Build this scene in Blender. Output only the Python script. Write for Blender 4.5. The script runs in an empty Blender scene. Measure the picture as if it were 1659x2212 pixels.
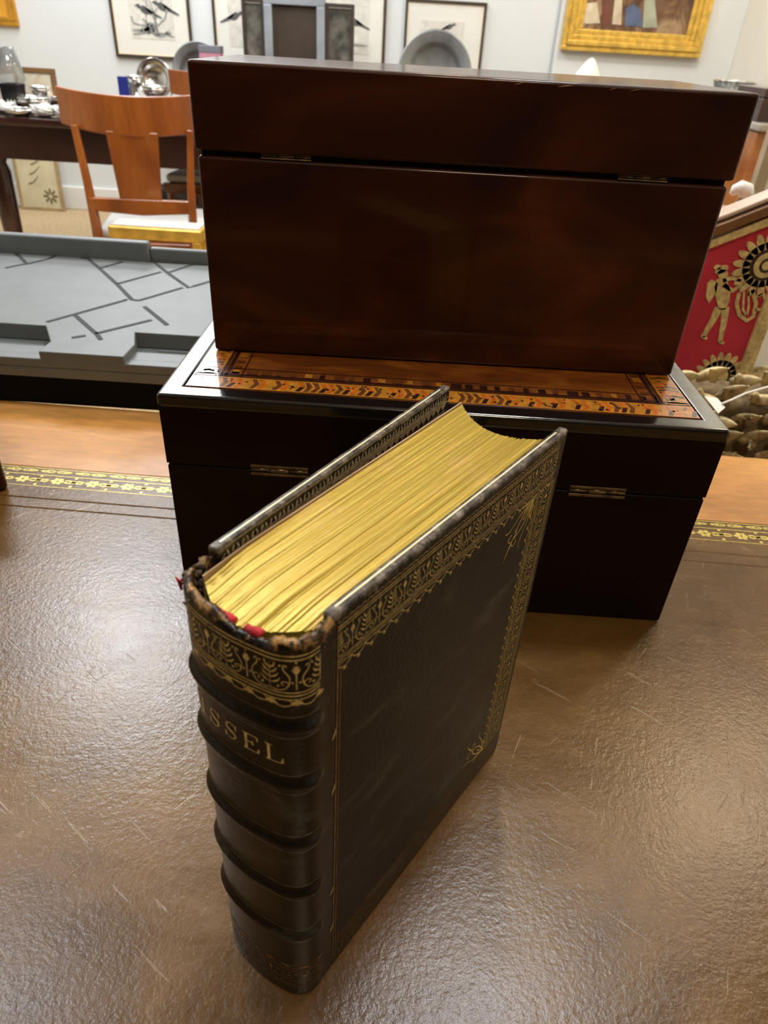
import bpy, bmesh, math, random
from mathutils import Vector, Matrix
random.seed(7)
sc = bpy.context.scene
COL = sc.collection
PI = math.pi

# ---------------------------------------------------------------- camera, light, exposure
FPX, PITCH, ROLL, CH = 1487.27, 0.6010, 0.0609, 0.2937
DZ = 0.75                                   # desk top height above the floor
cp, sp = math.cos(PITCH), math.sin(PITCH)
F = Vector((0, cp, -sp)); R0 = Vector((1, 0, 0)); U0 = Vector((0, sp, cp))
cr, sr = math.cos(ROLL), math.sin(ROLL)
RR = cr*R0 + sr*U0; UU = -sr*R0 + cr*U0
CPOS = Vector((0, 0, CH + DZ))
cam_d = bpy.data.cameras.new('camera'); cam = bpy.data.objects.new('camera', cam_d); COL.objects.link(cam)
M = Matrix((RR, UU, -F)).transposed().to_4x4(); M.translation = CPOS
cam.matrix_world = M
cam_d.sensor_fit = 'HORIZONTAL'; cam_d.sensor_width = 36; cam_d.lens = FPX*36/1659
cam_d.clip_start = 0.01
cam_d.dof.use_dof = True; cam_d.dof.focus_distance = 0.31; cam_d.dof.aperture_fstop = 28
sc.camera = cam
sc.view_settings.view_transform = 'Standard'; sc.view_settings.look = 'None'
sc.view_settings.gamma = 1; sc.view_settings.use_curve_mapping = False
sc.view_settings.exposure = -0.08
w = bpy.data.worlds.new('world'); sc.world = w; w.use_nodes = True
w.node_tree.nodes['Background'].inputs[0].default_value = (0.9, 0.92, 1, 1)
w.node_tree.nodes['Background'].inputs[1].default_value = 0.05

def area(name, loc, size, power, color, sy=None, target=None):
    d = bpy.data.lights.new(name, 'AREA'); d.energy = power; d.color = color
    d.shape = 'RECTANGLE' if sy else 'SQUARE'; d.size = size
    if sy: d.size_y = sy
    o = bpy.data.objects.new(name, d); o.location = loc; COL.objects.link(o)
    if target: o.rotation_euler = (Vector(target)-Vector(loc)).to_track_quat('-Z', 'Y').to_euler()
    return o
COOL = (0.93, 0.96, 1.0); WARM = (1.0, 0.80, 0.55)
area('ceiling_panel_light', (-1.08, 2.15, 2.70), 0.60, 48, COOL)
area('ceiling_panel_light', (-1.45, 4.30, 2.70), 1.0, 44, COOL, 1.1)
area('ceiling_panel_light', (0.34, 0.76, 2.70), 0.22, 13, COOL)
area('ceiling_panel_light', (-1.08, 0.70, 2.70), 0.28, 12, COOL)
area('ceiling_panel_light', (1.1, 3.6, 2.70), 0.6, 13, (1, .97, .9))
area('ceiling_spot_light', (1.30, 1.5, 2.70), 0.25, 14, WARM)
area('ceiling_spot_light', (0.1, 1.55, 2.70), 0.14, 12, WARM)
area('ceiling_spot_light', (0.25, -0.8, 2.70), 0.35, 17, WARM, target=(0, .4, .75))
area('added_wall_light', (-2.3, 3.3, 2.68), 0.3, 15, (.90, .95, 1), target=(-2.3, 4.9, .9))  # added lamps to brighten the back wall, no known fixtures
area('added_wall_light', (-0.5, 3.3, 2.68), 0.3, 15, (.90, .95, 1), target=(-0.5, 4.9, .9))
area('added_wall_light', (1.2, 3.3, 2.68), 0.3, 15, (1, .94, .84), target=(1.3, 4.9, .9))

def at(px, py, Y=None, z=None):
    d = F*FPX + RR*(px-829.5) - UU*(py-1106)
    t = (Y-CPOS.y)/d.y if Y is not None else (z-CPOS.z)/d.z
    return CPOS + d*t

# ---------------------------------------------------------------- material helpers
class NT:
    def __init__(s, name):
        s.m = bpy.data.materials.new(name); s.m.use_nodes = True; s.t = s.m.node_tree
        s.b = s.t.nodes['Principled BSDF']; s._c = None
    def n(s, typ, inp=None, **kw):
        nd = s.t.nodes.new(typ)
        for k, v in kw.items(): setattr(nd, k, v)
        for k, v in (inp or {}).items(): s.set(nd, k, v)
        return nd
    def set(s, nd, k, v):
        i = nd.inputs[k]
        if hasattr(v, 'is_output') or isinstance(v, bpy.types.NodeSocket): s.t.links.new(v, i)
        else:
            if hasattr(i.default_value, '__len__') and len(i.default_value) == 4 and len(v) == 3: v = (*v, 1)
            i.default_value = v
    def P(s, **kw):
        al = dict(base='Base Color', rough='Roughness', metal='Metallic', coat='Coat Weight', coatr='Coat Roughness',
                  spec='Specular IOR Level', normal='Normal', trans='Transmission Weight', ior='IOR', alpha='Alpha',
                  emit='Emission Color', emits='Emission Strength', sheen='Sheen Weight', coatn='Coat Normal')
        for k, v in kw.items(): s.set(s.b, al[k], v)
        return s
    def co(s, scale=(1,1,1), rot=(0,0,0), loc=(0,0,0), gen='Object'):
        tc = s.n('ShaderNodeTexCoord')
        mp = s.n('ShaderNodeMapping', {'Vector': tc.outputs[gen], 'Scale': scale, 'Rotation': rot, 'Location': loc})
        return mp.outputs[0]
    def noise(s, scale, detail=4, rough=.55, vec=None, dist=0):
        return s.n('ShaderNodeTexNoise', {'Vector': vec or s.co(), 'Scale': scale, 'Detail': detail, 'Roughness': rough, 'Distortion': dist}).outputs[0]
    def ramp(s, fac, stops, interp='LINEAR'):
        r = s.n('ShaderNodeValToRGB', {'Fac': fac}); cr_ = r.color_ramp; cr_.interpolation = interp
        while len(cr_.elements) < len(stops): cr_.elements.new(.5)
        for e, (p, c) in zip(cr_.elements, stops):
            e.position = p; e.color = (*c, 1) if hasattr(c, '__len__') else (c, c, c, 1)
        return r.outputs[0]
    def mix(s, fac, a, b, typ='MIX'):
        m = s.n('ShaderNodeMix', data_type='RGBA', blend_type=typ)
        for k, v in ((0, fac), (6, a), (7, b)):
            if isinstance(v, bpy.types.NodeSocket): s.t.links.new(v, m.inputs[k])
            else: m.inputs[k].default_value = v if k == 0 else (*v, 1)
        return m.outputs[2]
    def math(s, op, a, b=0.0, clamp=False):
        m = s.n('ShaderNodeMath', operation=op, use_clamp=clamp)
        for k, v in ((0, a), (1, b)):
            if isinstance(v, bpy.types.NodeSocket): s.t.links.new(v, m.inputs[k])
            else: m.inputs[k].default_value = v
        return m.outputs[0]
    def sep(s, gen='Object'):
        tc = s.n('ShaderNodeTexCoord'); x = s.n('ShaderNodeSeparateXYZ', {'Vector': tc.outputs[gen]}); return x.outputs
    def bump(s, h, strength=.3, dist=.001):
        return s.n('ShaderNodeBump', {'Height': h, 'Strength': strength, 'Distance': dist}).outputs[0]

def plain(name, base, rough=.5, metal=0, var=.12, scale=20, bumps=0, **kw):
    t = NT(name); nz = t.noise(scale, 3)
    a = tuple(c*(1-var) for c in base); b = tuple(min(1, c*(1+var)) for c in base)
    t.P(base=t.ramp(nz, [(.3, a), (.7, b)]), rough=rough, metal=metal, **kw)
    if bumps: t.P(normal=t.bump(t.noise(scale*8, 3), bumps, .002))
    return t.m

def wood(name, dark, mid, light, scale=6, axis='x', rough=.35, coat=.6, coatr=.12, wav=3.0, grain=1.0, stretch=9, spec=.5):
    t = NT(name)
    sc_ = {'x': (1, stretch, stretch), 'y': (stretch, 1, stretch), 'z': (stretch, stretch, 1)}[axis]
    v = t.co(scale=sc_)
    big = t.noise(scale*.35, 3, .5, t.co(scale=tuple(.55+.05*q for q in sc_)), dist=wav)
    fine = t.noise(scale*3, 6, .65, v, dist=.4)
    c1 = t.ramp(big, [(.25, dark), (.5, mid), (.78, light)])
    c2 = t.ramp(fine, [(.3, (.55,)*3), (.7, (1.1,)*3)])
    col = t.mix(.6*grain, c1, c2, 'MULTIPLY')
    t.P(base=col, rough=rough, coat=coat, coatr=coatr, spec=spec, normal=t.bump(fine, .08, .001))
    return t.m

# ---------------------------------------------------------------- mesh helpers
def mk(name, bm, mat, parent=None, smooth=False, bevel=0, seg=2, sharp=None):
    me = bpy.data.meshes.new(name); bmesh.ops.recalc_face_normals(bm, faces=bm.faces)
    bm.to_mesh(me); bm.free()
    for m_ in (mat if isinstance(mat, (list, tuple)) else [mat]): me.materials.append(m_)
    o = bpy.data.objects.new(name, me); COL.objects.link(o)
    if parent: o.parent = parent
    if smooth:
        for p in me.polygons: p.use_smooth = True
    if bevel:
        b = o.modifiers.new('bevel', 'BEVEL'); b.width = bevel; b.segments = seg; b.limit_method = 'ANGLE'; b.angle_limit = .6
        for p in me.polygons: p.use_smooth = True
        wn = o.modifiers.new('wn', 'WEIGHTED_NORMAL'); wn.keep_sharp = True
    return o
def tag(o, label, cat, group=None):
    o['label'] = label; o['category'] = cat
    if group: o['group'] = group
    return o
def thing(name, label, cat, loc=(0,0,0), rz=0, group=None):
    o = bpy.data.objects.new(name, None); COL.objects.link(o); o.empty_display_size = .05
    o.location = loc; o.rotation_euler = (0, 0, rz); return tag(o, label, cat, group)
def struct(o): o['kind'] = 'structure'; return o
def box(bm, x0, x1, y0, y1, z0, z1, mi=0):
    vs = [bm.verts.new((x, y, z)) for z in (z0, z1) for y in (y0, y1) for x in (x0, x1)]
    for f in ((0,1,3,2), (4,6,7,5), (0,4,5,1), (2,3,7,6), (0,2,6,4), (1,5,7,3)):
        bm.faces.new([vs[i] for i in f]).material_index = mi
def B(name, x0, x1, y0, y1, z0, z1, mat, parent=None, bevel=0, seg=2):
    bm = bmesh.new(); box(bm, x0, x1, y0, y1, z0, z1); return mk(name, bm, mat, parent, bevel=bevel, seg=seg)
def tube(bm, pts, r, n=8, cap=True):
    pts = [Vector(p) for p in pts]; rs = r if hasattr(r, '__len__') else [r]*len(pts); rings = []
    for i, p in enumerate(pts):
        t = (pts[min(i+1, len(pts)-1)] - pts[max(i-1, 0)]).normalized()
        a = t.cross(Vector((0, 0, 1)));
        if a.length < .05: a = t.cross(Vector((0, 1, 0)))
        a.normalize(); b = t.cross(a)
        rings.append([bm.verts.new(p + (a*math.cos(2*PI*k/n) + b*math.sin(2*PI*k/n))*rs[i]) for k in range(n)])
    for i in range(len(rings)-1):
        for k in range(n): bm.faces.new((rings[i][k], rings[i][(k+1) % n], rings[i+1][(k+1) % n], rings[i+1][k]))
    if cap: bm.faces.new(rings[0][::-1]); bm.faces.new(rings[-1])
def lathe(bm, prof, n=32, c=(0,0,0)):
    rings = []
    for r, z in prof:
        rings.append([bm.verts.new((c[0]+max(r, 1e-5)*math.cos(2*PI*k/n), c[1]+max(r, 1e-5)*math.sin(2*PI*k/n), c[2]+z)) for k in range(n)])
    for i in range(len(rings)-1):
        for k in range(n): bm.faces.new((rings[i][k], rings[i][(k+1) % n], rings[i+1][(k+1) % n], rings[i+1][k]))
def prism(bm, poly, y0, y1, mi=0):
    """polygon in x,z extruded along y"""
    a = [bm.verts.new((x, y0, z)) for x, z in poly]; b = [bm.verts.new((x, y1, z)) for x, z in poly]
    n = len(poly); bm.faces.new(a).material_index = mi; bm.faces.new(b[::-1]).material_index = mi
    for i in range(n): bm.faces.new((a[i], b[i], b[(i+1) % n], a[(i+1) % n])).material_index = mi
def ell(cx, cz, rx, rz, n=14, rot=0):
    c, s = math.cos(rot), math.sin(rot)
    return [(cx+rx*math.cos(2*PI*k/n)*c-rz*math.sin(2*PI*k/n)*s, cz+rx*math.cos(2*PI*k/n)*s+rz*math.sin(2*PI*k/n)*c) for k in range(n)]
def thick(pl, w0, w1=None):
    """2D polyline -> polygon outline with width from w0 to w1"""
    w1 = w0 if w1 is None else w1; L = []; Rr = []; n = len(pl)
    for i, (x, y) in enumerate(pl):
        x0, y0 = pl[max(i-1, 0)]; x1, y1 = pl[min(i+1, n-1)]
        dx, dy = x1-x0, y1-y0; l = math.hypot(dx, dy) or 1
        h = (w0+(w1-w0)*i/(n-1))/2
        L.append((x-dy/l*h, y+dx/l*h)); Rr.append((x+dy/l*h, y-dx/l*h))
    return L + Rr[::-1]

# ---------------------------------------------------------------- materials
m_wall = plain('wall_paint', (.76, .78, .77), .85, var=.02, scale=3)
m_wallw = plain('warm_wall_paint', (.82, .78, .68), .85, var=.02, scale=3)
m_ceil = plain('ceiling_paint', (.62, .62, .60), .9, var=.02)
m_carpet = plain('sisal_carpet', (.50, .36, .20), .95, var=.25, scale=60, bumps=.4)
m_trim = plain('white_trim_paint', (.85, .84, .80), .5, var=.02)
m_gilt = plain('gilt', (.80, .52, .10), .38, metal=.55, var=.25, scale=30, bumps=.2)
m_giltdk = plain('orange_gilt', (.62, .30, .03), .45, metal=.35, var=.2, scale=20)
m_blackfr = plain('dark_frame_wood', (.05, .04, .03), .4, var=.2)
m_mat = plain('cream_mount', (.82, .80, .72), .8, var=.03, scale=8)
m_print = plain('print_paper', (.72, .69, .61), .8, var=.12, scale=30)
m_ink = plain('engraving_ink', (.10, .10, .10), .8, var=.4, scale=60)
m_inkl = plain('pale_engraving_ink', (.30, .30, .28), .8, var=.4, scale=60)
m_pewter = plain('pewter', (.24, .25, .25), .42, metal=.75, var=.2, scale=12)
m_pewterd = plain('dull_pewter', (.16, .17, .17), .5, metal=.6, var=.2, scale=12)
m_silver = plain('silver', (.80, .80, .78), .18, metal=1, var=.08, scale=12)
m_chair = wood('cherry_wood', (.16, .035, .005), (.33, .09, .012), (.52, .17, .03), scale=5, axis='z', rough=.35, coat=.6)
m_mahog = wood('dark_mahogany', (.02, .006, .004), (.045, .012, .008), (.08, .022, .014), scale=4, rough=.3, coat=.8)
m_white = plain('white_fabric', (.62, .61, .58), .9, var=.08, scale=10, bumps=.3)
m_whiteg = plain('white_glazed', (.85, .84, .80), .25, var=.03)
m_grey = plain('grey_moulded_tray', (.15, .17, .18), .45, var=.08, scale=40)
m_greyd = plain('tray_recess_shade', (.012, .015, .018), .7, var=.2)
m_blk = plain('black_base', (.004, .004, .0045), .7, var=.2, spec=.1)
m_blue = plain('cobalt_blue', (.02, .03, .22), .3, var=.2)
m_pink = plain('pink_card', (.62, .28, .38), .6, var=.08)
m_slate = plain('slate_card', (.20, .20, .25), .6, var=.08)
m_bronze = plain('worn_brass', (.20, .14, .075), .38, metal=.8, var=.5, scale=150)
m_dark = plain('dark_gap', (.004, .003, .003), .7, var=.2, spec=.1)

def mat_leather_desk():
    t = NT('desk_leather'); 
    big = t.noise(7, 7, .65, dist=.8); mid = t.noise(22, 7, .65, t.co(scale=(1, 2.2, 1), rot=(0, 0, .4)), dist=1.0); gr = t.noise(700, 4, .65)
    lump = t.noise(300, 3, .55)
    c = t.ramp(big, [(.3, (.075, .035, .010)), (.50, (.130, .066, .017)), (.72, (.205, .112, .026))])
    c = t.mix(.5, c, t.ramp(mid, [(.3, (.62,)*3), (.7, (1.2,)*3)]), 'MULTIPLY')
    # sparse pale scuffs and scratches
    def scr(rot, sx, sy, scale, lo):
        v0 = t.co(rot=(0, 0, rot)); wob = t.n('ShaderNodeVectorMath', {0: v0, 1: (0, 0, 0)}, operation='ADD').outputs[0]
        v = t.n('ShaderNodeMapping', {'Vector': wob, 'Scale': (sx, sy, 1)}).outputs[0]; nz = t.noise(scale, 2, .5, v, dist=.25)
        return t.ramp(nz, [(lo, 0.0), (lo+.05, 1.0)])
    s1 = scr(.6, 1, 14, 26, .70); s2 = scr(-.9, 1, 16, 20, .705); s3 = scr(1.9, 1, 12, 30, .71); s4 = t.ramp(t.noise(85, 2), [(.735, 0.0), (.77, 1.0)])
    S = t.math('MAXIMUM', t.math('MAXIMUM', s1, s2), t.math('MAXIMUM', s3, s4))
    c = t.mix(t.math('MULTIPLY', S, .30), c, (.36, .26, .15))
    h = t.math('ADD', t.math('MULTIPLY', lump, .75), t.math('MULTIPLY', gr, .55))
    h = t.math('SUBTRACT', h, t.math('MULTIPLY', S, .25))
    t.P(base=c, rough=t.ramp(mid, [(.3, .20), (.7, .30)]), spec=.50, normal=t.bump(h, .26, .0009), coat=.10, coatr=.16)
    t.P(coatn=t.bump(h, .16, .0010))
    return t.m
m_desk = mat_leather_desk()
m_deskwood = wood('walnut_crossband', (.26, .095, .022), (.55, .25, .06), (.80, .42, .12), scale=14, axis='x', rough=.42, coat=.3, coatr=.25, wav=2.2, stretch=4)
def mat_upper():
    t = NT('polished_mahogany')
    v = t.co(scale=(1, 5, 2.2), rot=(0, .25, 0))
    big = t.noise(7, 3, .5, v, dist=1.6); fine = t.noise(26, 6, .65, t.co(scale=(1, 8, 12)), dist=.3)
    spots = t.ramp(t.noise(26, 2), [(.70, 0.0), (.78, 1.0)])
    c = t.ramp(big, [(.3, (.022, .0035, .0010)), (.5, (.044, .0078, .0016)), (.72, (.088, .021, .0035))])
    c = t.mix(.55, c, t.ramp(fine, [(.3, (.6,)*3), (.7, (1.15,)*3)]), 'MULTIPLY')
    c = t.mix(t.math('MULTIPLY', spots, .5), c, (.012, .003, .001))
    t.P(base=c, rough=.42, spec=.2, coat=.38, coatr=.08, normal=t.bump(fine, .05, .001))
    t.P(coatn=t.bump(t.noise(60, 2), .05, .001))
    return t.m
m_up = mat_upper()
m_low = wood('black_rosewood', (.0035, .001, .0009), (.007, .0016, .0012), (.014, .003, .002), scale=5, rough=.4, coat=.22, coatr=.12, spec=.12)
def mat_ebony():
    t = NT('ebonised_edge'); 
    t.P(base=(.006, .005, .005), rough=.14, spec=.6, coat=1.0, coatr=.06, normal=t.bump(t.noise(90, 3), .12, .001), coatn=t.bump(t.noise(30, 3, vec=t.co(scale=(1, 1, 1))), .25, .0015))
    return t.m
m_ebony = mat_ebony()
def mat_burl():
    t = NT('burr_veneer'); a = t.noise(60, 6, .6, t.co(scale=(.35, 1, 1)), dist=.8)
    c = t.ramp(a, [(.3, (.10, .022, .004)), (.5, (.25, .07, .010)), (.72, (.42, .15, .022))])
    t.P(base=c, rough=.35, coat=.8, coatr=.08, coatn=t.bump(t.noise(30, 3), .2, .0015)); return t.m
m_burl = mat_burl()
def flatm(name, c, rough=.35, coat=.8):
    return plain(name, c, rough, var=.3, scale=250, coat=coat, coatr=.1)
m_inl_o = flatm('orange_inlay', (.55, .12, .006)); m_inl_y = flatm('yellow_inlay', (.50, .20, .018)); m_inl_d = flatm('dark_inlay', (.03, .006, .003)); m_inl_b = flatm('brown_inlay', (.14, .04, .008))
def mat_bookleather(name, base, base2, wear=.0, topwear=0.0, H=.1824, edge=.006, rough=.34, spec=.26, wearc=((.35, (.02, .02, .021)), (.5, (.09, .075, .06)), (.65, (.26, .23, .20)))):
    t = NT(name); n1 = t.noise(55, 5, .6); n2 = t.noise(700, 3, .6); n3 = t.noise(300, 5, .7)
    c = t.ramp(n1, [(.35, base), (.7, base2)])
    sc1 = t.ramp(t.noise(26, 4, .6, t.co(scale=(1, 1, 3), rot=(0, .75, 0)), dist=.6), [(.56, 0.0), (.70, 1.0)])
    c = t.mix(t.math('MULTIPLY', t.math('MULTIPLY', sc1, n3), .8), c, (.085, .095, .08))
    if topwear:
        z = t.sep()[2]
        k = t.n('ShaderNodeMapRange', {'Value': z, 'From Min': H-edge, 'From Max': H-.0005, 'To Min': 0.0, 'To Max': 1.0}).outputs[0]
        kk = t.math('ADD', t.math('MULTIPLY', k, .55), n3)
        msk = t.ramp(kk, [(.90, 0.0), (1.02, 1.0)])
        c = t.mix(t.math('MULTIPLY', msk, topwear), c, t.ramp(t.noise(160, 4, .7), wearc))
    if wear:
        msk = t.ramp(t.noise(95, 6, .75), [(.58, 0.0), (.66, 1.0)])
        c = t.mix(t.math('MULTIPLY', msk, wear), c, (.26, .17, .08))
    h = t.math('ADD', n2, t.math('MULTIPLY', n3, .6))
    t.P(base=c, rough=rough, spec=spec, normal=t.bump(h, .30, .0007))
    return t.m
m_bl = mat_bookleather('black_morocco', (.003, .0034, .0034), (.008, .0088, .0085), 0, 1.0, edge=.0055)
m_bl2 = mat_bookleather('black_morocco_spine', (.004, .003, .0025), (.010, .0075, .006), 0, 1.0, edge=.013, rough=.25, spec=.42, wearc=((.35, (.015, .013, .014)), (.47, (.06, .035, .02)), (.6, (.42, .24, .08))))
m_worn = mat_bookleather('worn_leather', (.05, .03, .02), (.10, .07, .05), 1.0, 0)
m_tool = plain('gold_tooling', (.85, .58, .24), .38, metal=.3, var=.45, scale=600)
m_toolb = plain('bright_gold_tooling', (.90, .62, .18), .30, metal=.4, var=.4, scale=600)
m_toold = plain('dulled_gold_tooling', (.20, .12, .05), .5, metal=.2, var=.5, scale=500)
m_toolc = plain('pale_gold_tooling', (.40, .33, .22), .5, metal=.2, var=.4, scale=600)
m_cream = plain('cream_fillet', (.85, .78, .55), .35, metal=.2, var=.1, scale=300)
m_endp = plain('endpaper', (.48, .33, .19), .8, var=.15, scale=60)
m_red = plain('red_silk', (.42, .010, .018), .7, var=.4, scale=300)
def mat_giltedge():
    t = NT('gilt_page_edges')
    a = t.noise(60, 6, .75, t.co(scale=(.10, 30, 1))); b = t.noise(230, 4, .7, t.co(scale=(.10, 9, 1))); s_ = t.noise(60, 4, .6)
    c = t.ramp(a, [(.28, (.24, .15, .018)), (.42, (.43, .30, .045)), (.60, (.54, .42, .075)), (.78, (.46, .32, .09))])
    c = t.mix(.35, c, t.ramp(b, [(.3, (.55, .5, .4)), (.6, (1.1, 1.1, 1.0))]), 'MULTIPLY')
    c = t.mix(t.ramp(s_, [(.55, 0.0), (.8, .55)]), c, (.60, .38, .17))
    h = t.math('ADD', t.math('MULTIPLY', b, .7), t.math('MULTIPLY', t.noise(500, 3, .6, t.co(scale=(.5, 1, 1))), .5))
    t.P(base=c, metal=.42, rough=.34, spec=.5, normal=t.bump(h, .22, .0010)); return t.m
m_pages = mat_giltedge()

# ---------------------------------------------------------------- room
RX0, RX1, RY0, RY1, RH = -4.2, 1.86, -2.6, 4.9, 2.75
struct(B('floor', RX0, RX1, RY0, RY1, -.05, 0, m_carpet))
struct(B('ceiling', RX0, RX1, RY0, RY1, RH, RH+.05, m_ceil))
struct(B('wall_back', RX0-.1, RX1+.1, RY1, RY1+.1, 0, RH, m_wall))
struct(B('wall_front', RX0-.1, RX1+.1, RY0-.1, RY0, 0, RH, plain('darkened_unseen_wall', (.07, .045, .03), .6, var=.2, scale=4)))  # unseen wall, coloured dark to keep box and book reflections dark
struct(B('wall_left', RX0-.1, RX0, RY0, RY1, 0, RH, m_wall))
struct(B('wall_right', RX1, RX1+.1, RY0, RY1, 0, RH, m_wallw))
struct(B('baseboard_back', RX0, RX1, RY1-.02, RY1, 0, .14, m_trim, bevel=.006))
struct(B('baseboard_right', RX1-.02, RX1, RY0, RY1-.02, 0, .14, m_trim, bevel=.006))
struct(B('trim_1', .83, RX1-.001, RY1-.06, RY1-.021, .14, RH, m_wall))   # shallow chimney breast edge

# ---------------------------------------------------------------- desk
desk = thing('writing_desk', 'leather-topped wooden writing desk with gold-tooled border carrying the book and boxes', 'desk', (0, 0, 0), math.radians(-1.95))
YL, YB = .4525, .5625
bm = bmesh.new(); box(bm, -.95, .95, YL, YB, DZ-.03, DZ); box(bm, -.95, .95, -.55, -.44, DZ-.03, DZ)
box(bm, -.95, -.84, -.44, YL, DZ-.03, DZ); box(bm, .84, .95, -.44, YL, DZ-.03, DZ)
mk('crossbanded_edge', bm, m_deskwood, desk, bevel=.002)
B('leather_inset', -.84, .84, -.44, YL, DZ-.03, DZ-.0004, m_desk, desk)
B('apron', -.90, .90, -.50, YB-.05, DZ-.16, DZ-.031, m_mahog, desk, bevel=.003)
for sx in (-1, 1):
    for yy in (-.46, YB-.09):
        bm = bmesh.new(); tube(bm, [(sx*.86, yy, DZ-.15), (sx*.86, yy, .35), (sx*.86, yy, 0)], [.035, .03, .018], 12); mk('leg', bm, m_mahog, desk, smooth=True)

# --- ribbon mesh on a mapped surface
def ribbons(name, strokes, fmap, mat, parent, off=.00008):
    bm = bmesh.new()
    for pl, wd in strokes:
        n = len(pl); prev = None
        for i, (x, y) in enumerate(pl):
            x0, y0 = pl[max(i-1, 0)]; x1, y1 = pl[min(i+1, n-1)]
            dx, dy = x1-x0, y1-y0; l = math.hypot(dx, dy) or 1e-9
            h = wd[i]/2 if hasattr(wd, '__len__') else wd/2
            a = bm.verts.new(fmap(x-dy/l*h, y+dx/l*h, off)); b = bm.verts.new(fmap(x+dy/l*h, y-dx/l*h, off))
            if prev: bm.faces.new((prev[0], prev[1], b, a))
            prev = (a, b)
    return mk(name, bm, mat, parent)
def dot(x, y, r): return ([(x-r, y), (x-r*.5, y), (x, y), (x+r*.5, y), (x+r, y)], [.2*r, 1.7*r, 2*r, 1.7*r, .2*r])
def arc(cx, cy, r0, r1, a0, a1, n=10): return [(cx+(r0+(r1-r0)*i/n)*math.cos(a0+(a1-a0)*i/n), cy+(r0+(r1-r0)*i/n)*math.sin(a0+(a1-a0)*i/n)) for i in range(n+1)]
def bez(p0, p1, p2, p3, n=8):
    o = []
    for i in range(n+1):
        t = i/n; a, b, c, d = (1-t)**3, 3*t*(1-t)**2, 3*t*t*(1-t), t**3
        o.append((a*p0[0]+b*p1[0]+c*p2[0]+d*p3[0], a*p0[1]+b*p1[1]+c*p2[1]+d*p3[1]))
    return o
def motif(w_, h, lw):
    """one repeat: palmette at 0, mirrored scroll pair, flower at w/2. coordinates 0..w, 0..h"""
    S = []
    for cx_ in (0, w_):
        sg = 1 if cx_ == 0 else -1
        S.append(([(cx_, h*.06), (cx_, h*.5), (cx_, h*.94)], [lw*.6, lw*1.1, lw*.5]))
        for k, yy in enumerate((.25, .42, .58, .74)):
            L = w_*(.20-.03*k)
            S.append((bez((cx_, h*yy), (cx_+sg*L*.3, h*(yy+.02)), (cx_+sg*L*.8, h*(yy+.05)), (cx_+sg*L, h*(yy+.20)), 6), [lw*.6, lw, lw*1.5, lw*1.9, lw*1.9, lw*1.2, lw*.3]))
        S.append((bez((cx_, h*.06), (cx_+sg*w_*.16, h*-.02), (cx_+sg*w_*.34, h*.0), (cx_+sg*w_*.38, h*.34), 8), lw))
        S.append((bez((cx_+sg*w_*.38, h*.34), (cx_+sg*w_*.41, h*.62), (cx_+sg*w_*.24, h*.60), (cx_+sg*w_*.26, h*.84), 8), lw))
        S.append((arc(cx_+sg*w_*.30, h*.84, w_*.045, w_*.01, PI if sg > 0 else 0, (PI-4.5*sg) if sg > 0 else 4.5, 9), lw*.9))
        S.append((arc(cx_+sg*w_*.27, h*.24, w_*.10, w_*.02, -.3 if sg > 0 else PI+.3, (-.3+5) if sg > 0 else PI+.3-5, 12), lw*.9))
        S.append(dot(cx_+sg*w_*.16, h*.16, lw*1.3)); S.append(dot(cx_+sg*w_*.20, h*.86, lw*1.1)); S.append(dot(cx_+sg*w_*.10, h*.93, lw*.9))
    c = w_/2
    S.append(([(c, h*.05), (c, h*.6)], lw))
    for a in (-.9, -.45, 0, .45, .9):
        S.append(([(c, h*.58), (c+math.sin(a)*w_*.05, h*.58+math.cos(a)*h*.17), (c+math.sin(a)*w_*.09, h*.58+math.cos(a)*h*.30)], [lw*.7, lw*2.2, lw*.6]))
    S.append(dot(c-w_*.07, h*.3, lw*1.2)); S.append(dot(c+w_*.07, h*.3, lw*1.2)); S.append(dot(c, h*.97, lw))
    return S
def border(x0, x1, lw=.00022, period=.0115, v=1.0):
    """strokes over x0..x1 ; y = distance inward from edge (m)"""
    S = []
    def line(y, w_=lw, a=0, b=0):
        n = max(2, int((x1-x0)/.004)); S.append(([(x0+a+(x1-x0-a-b)*i/n, y) for i in range(n+1)], w_))
    n = int((x1-x0)/.0012)
    S.append(([(x0+(x1-x0)*i/n, .0030+(.0005 if i % 2 else 0)) for i in range(n+1)], lw*.8))
    for y in (.0046, .0056): line(y, lw*1.3)
    k = max(1, round((x1-x0)/period)); p_ = (x1-x0)/k
    for i in range(k):
        for pl, w_ in motif(p_, .0088, lw): S.append(([(x0+i*p_+a, .0062+(.0088-b)) for a, b in pl], w_))
    for y in (.0156, .0165, .0176): line(y, lw*1.2)
    hp = p_/2
    for i in range(2*k):
        xa = x0+i*hp
        S.append((bez((xa, .0180), (xa+hp*.25, .0202), (xa+hp*.75, .0202), (xa+hp, .0180), 8), lw*1.2))
        for a in (-.7, 0, .7): S.append(([(xa+hp*.5, .0198), (xa+hp*.5+math.sin(a)*.0010, .0198+math.cos(a)*.0012)], [lw*2.2, lw]))
    return S

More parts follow.
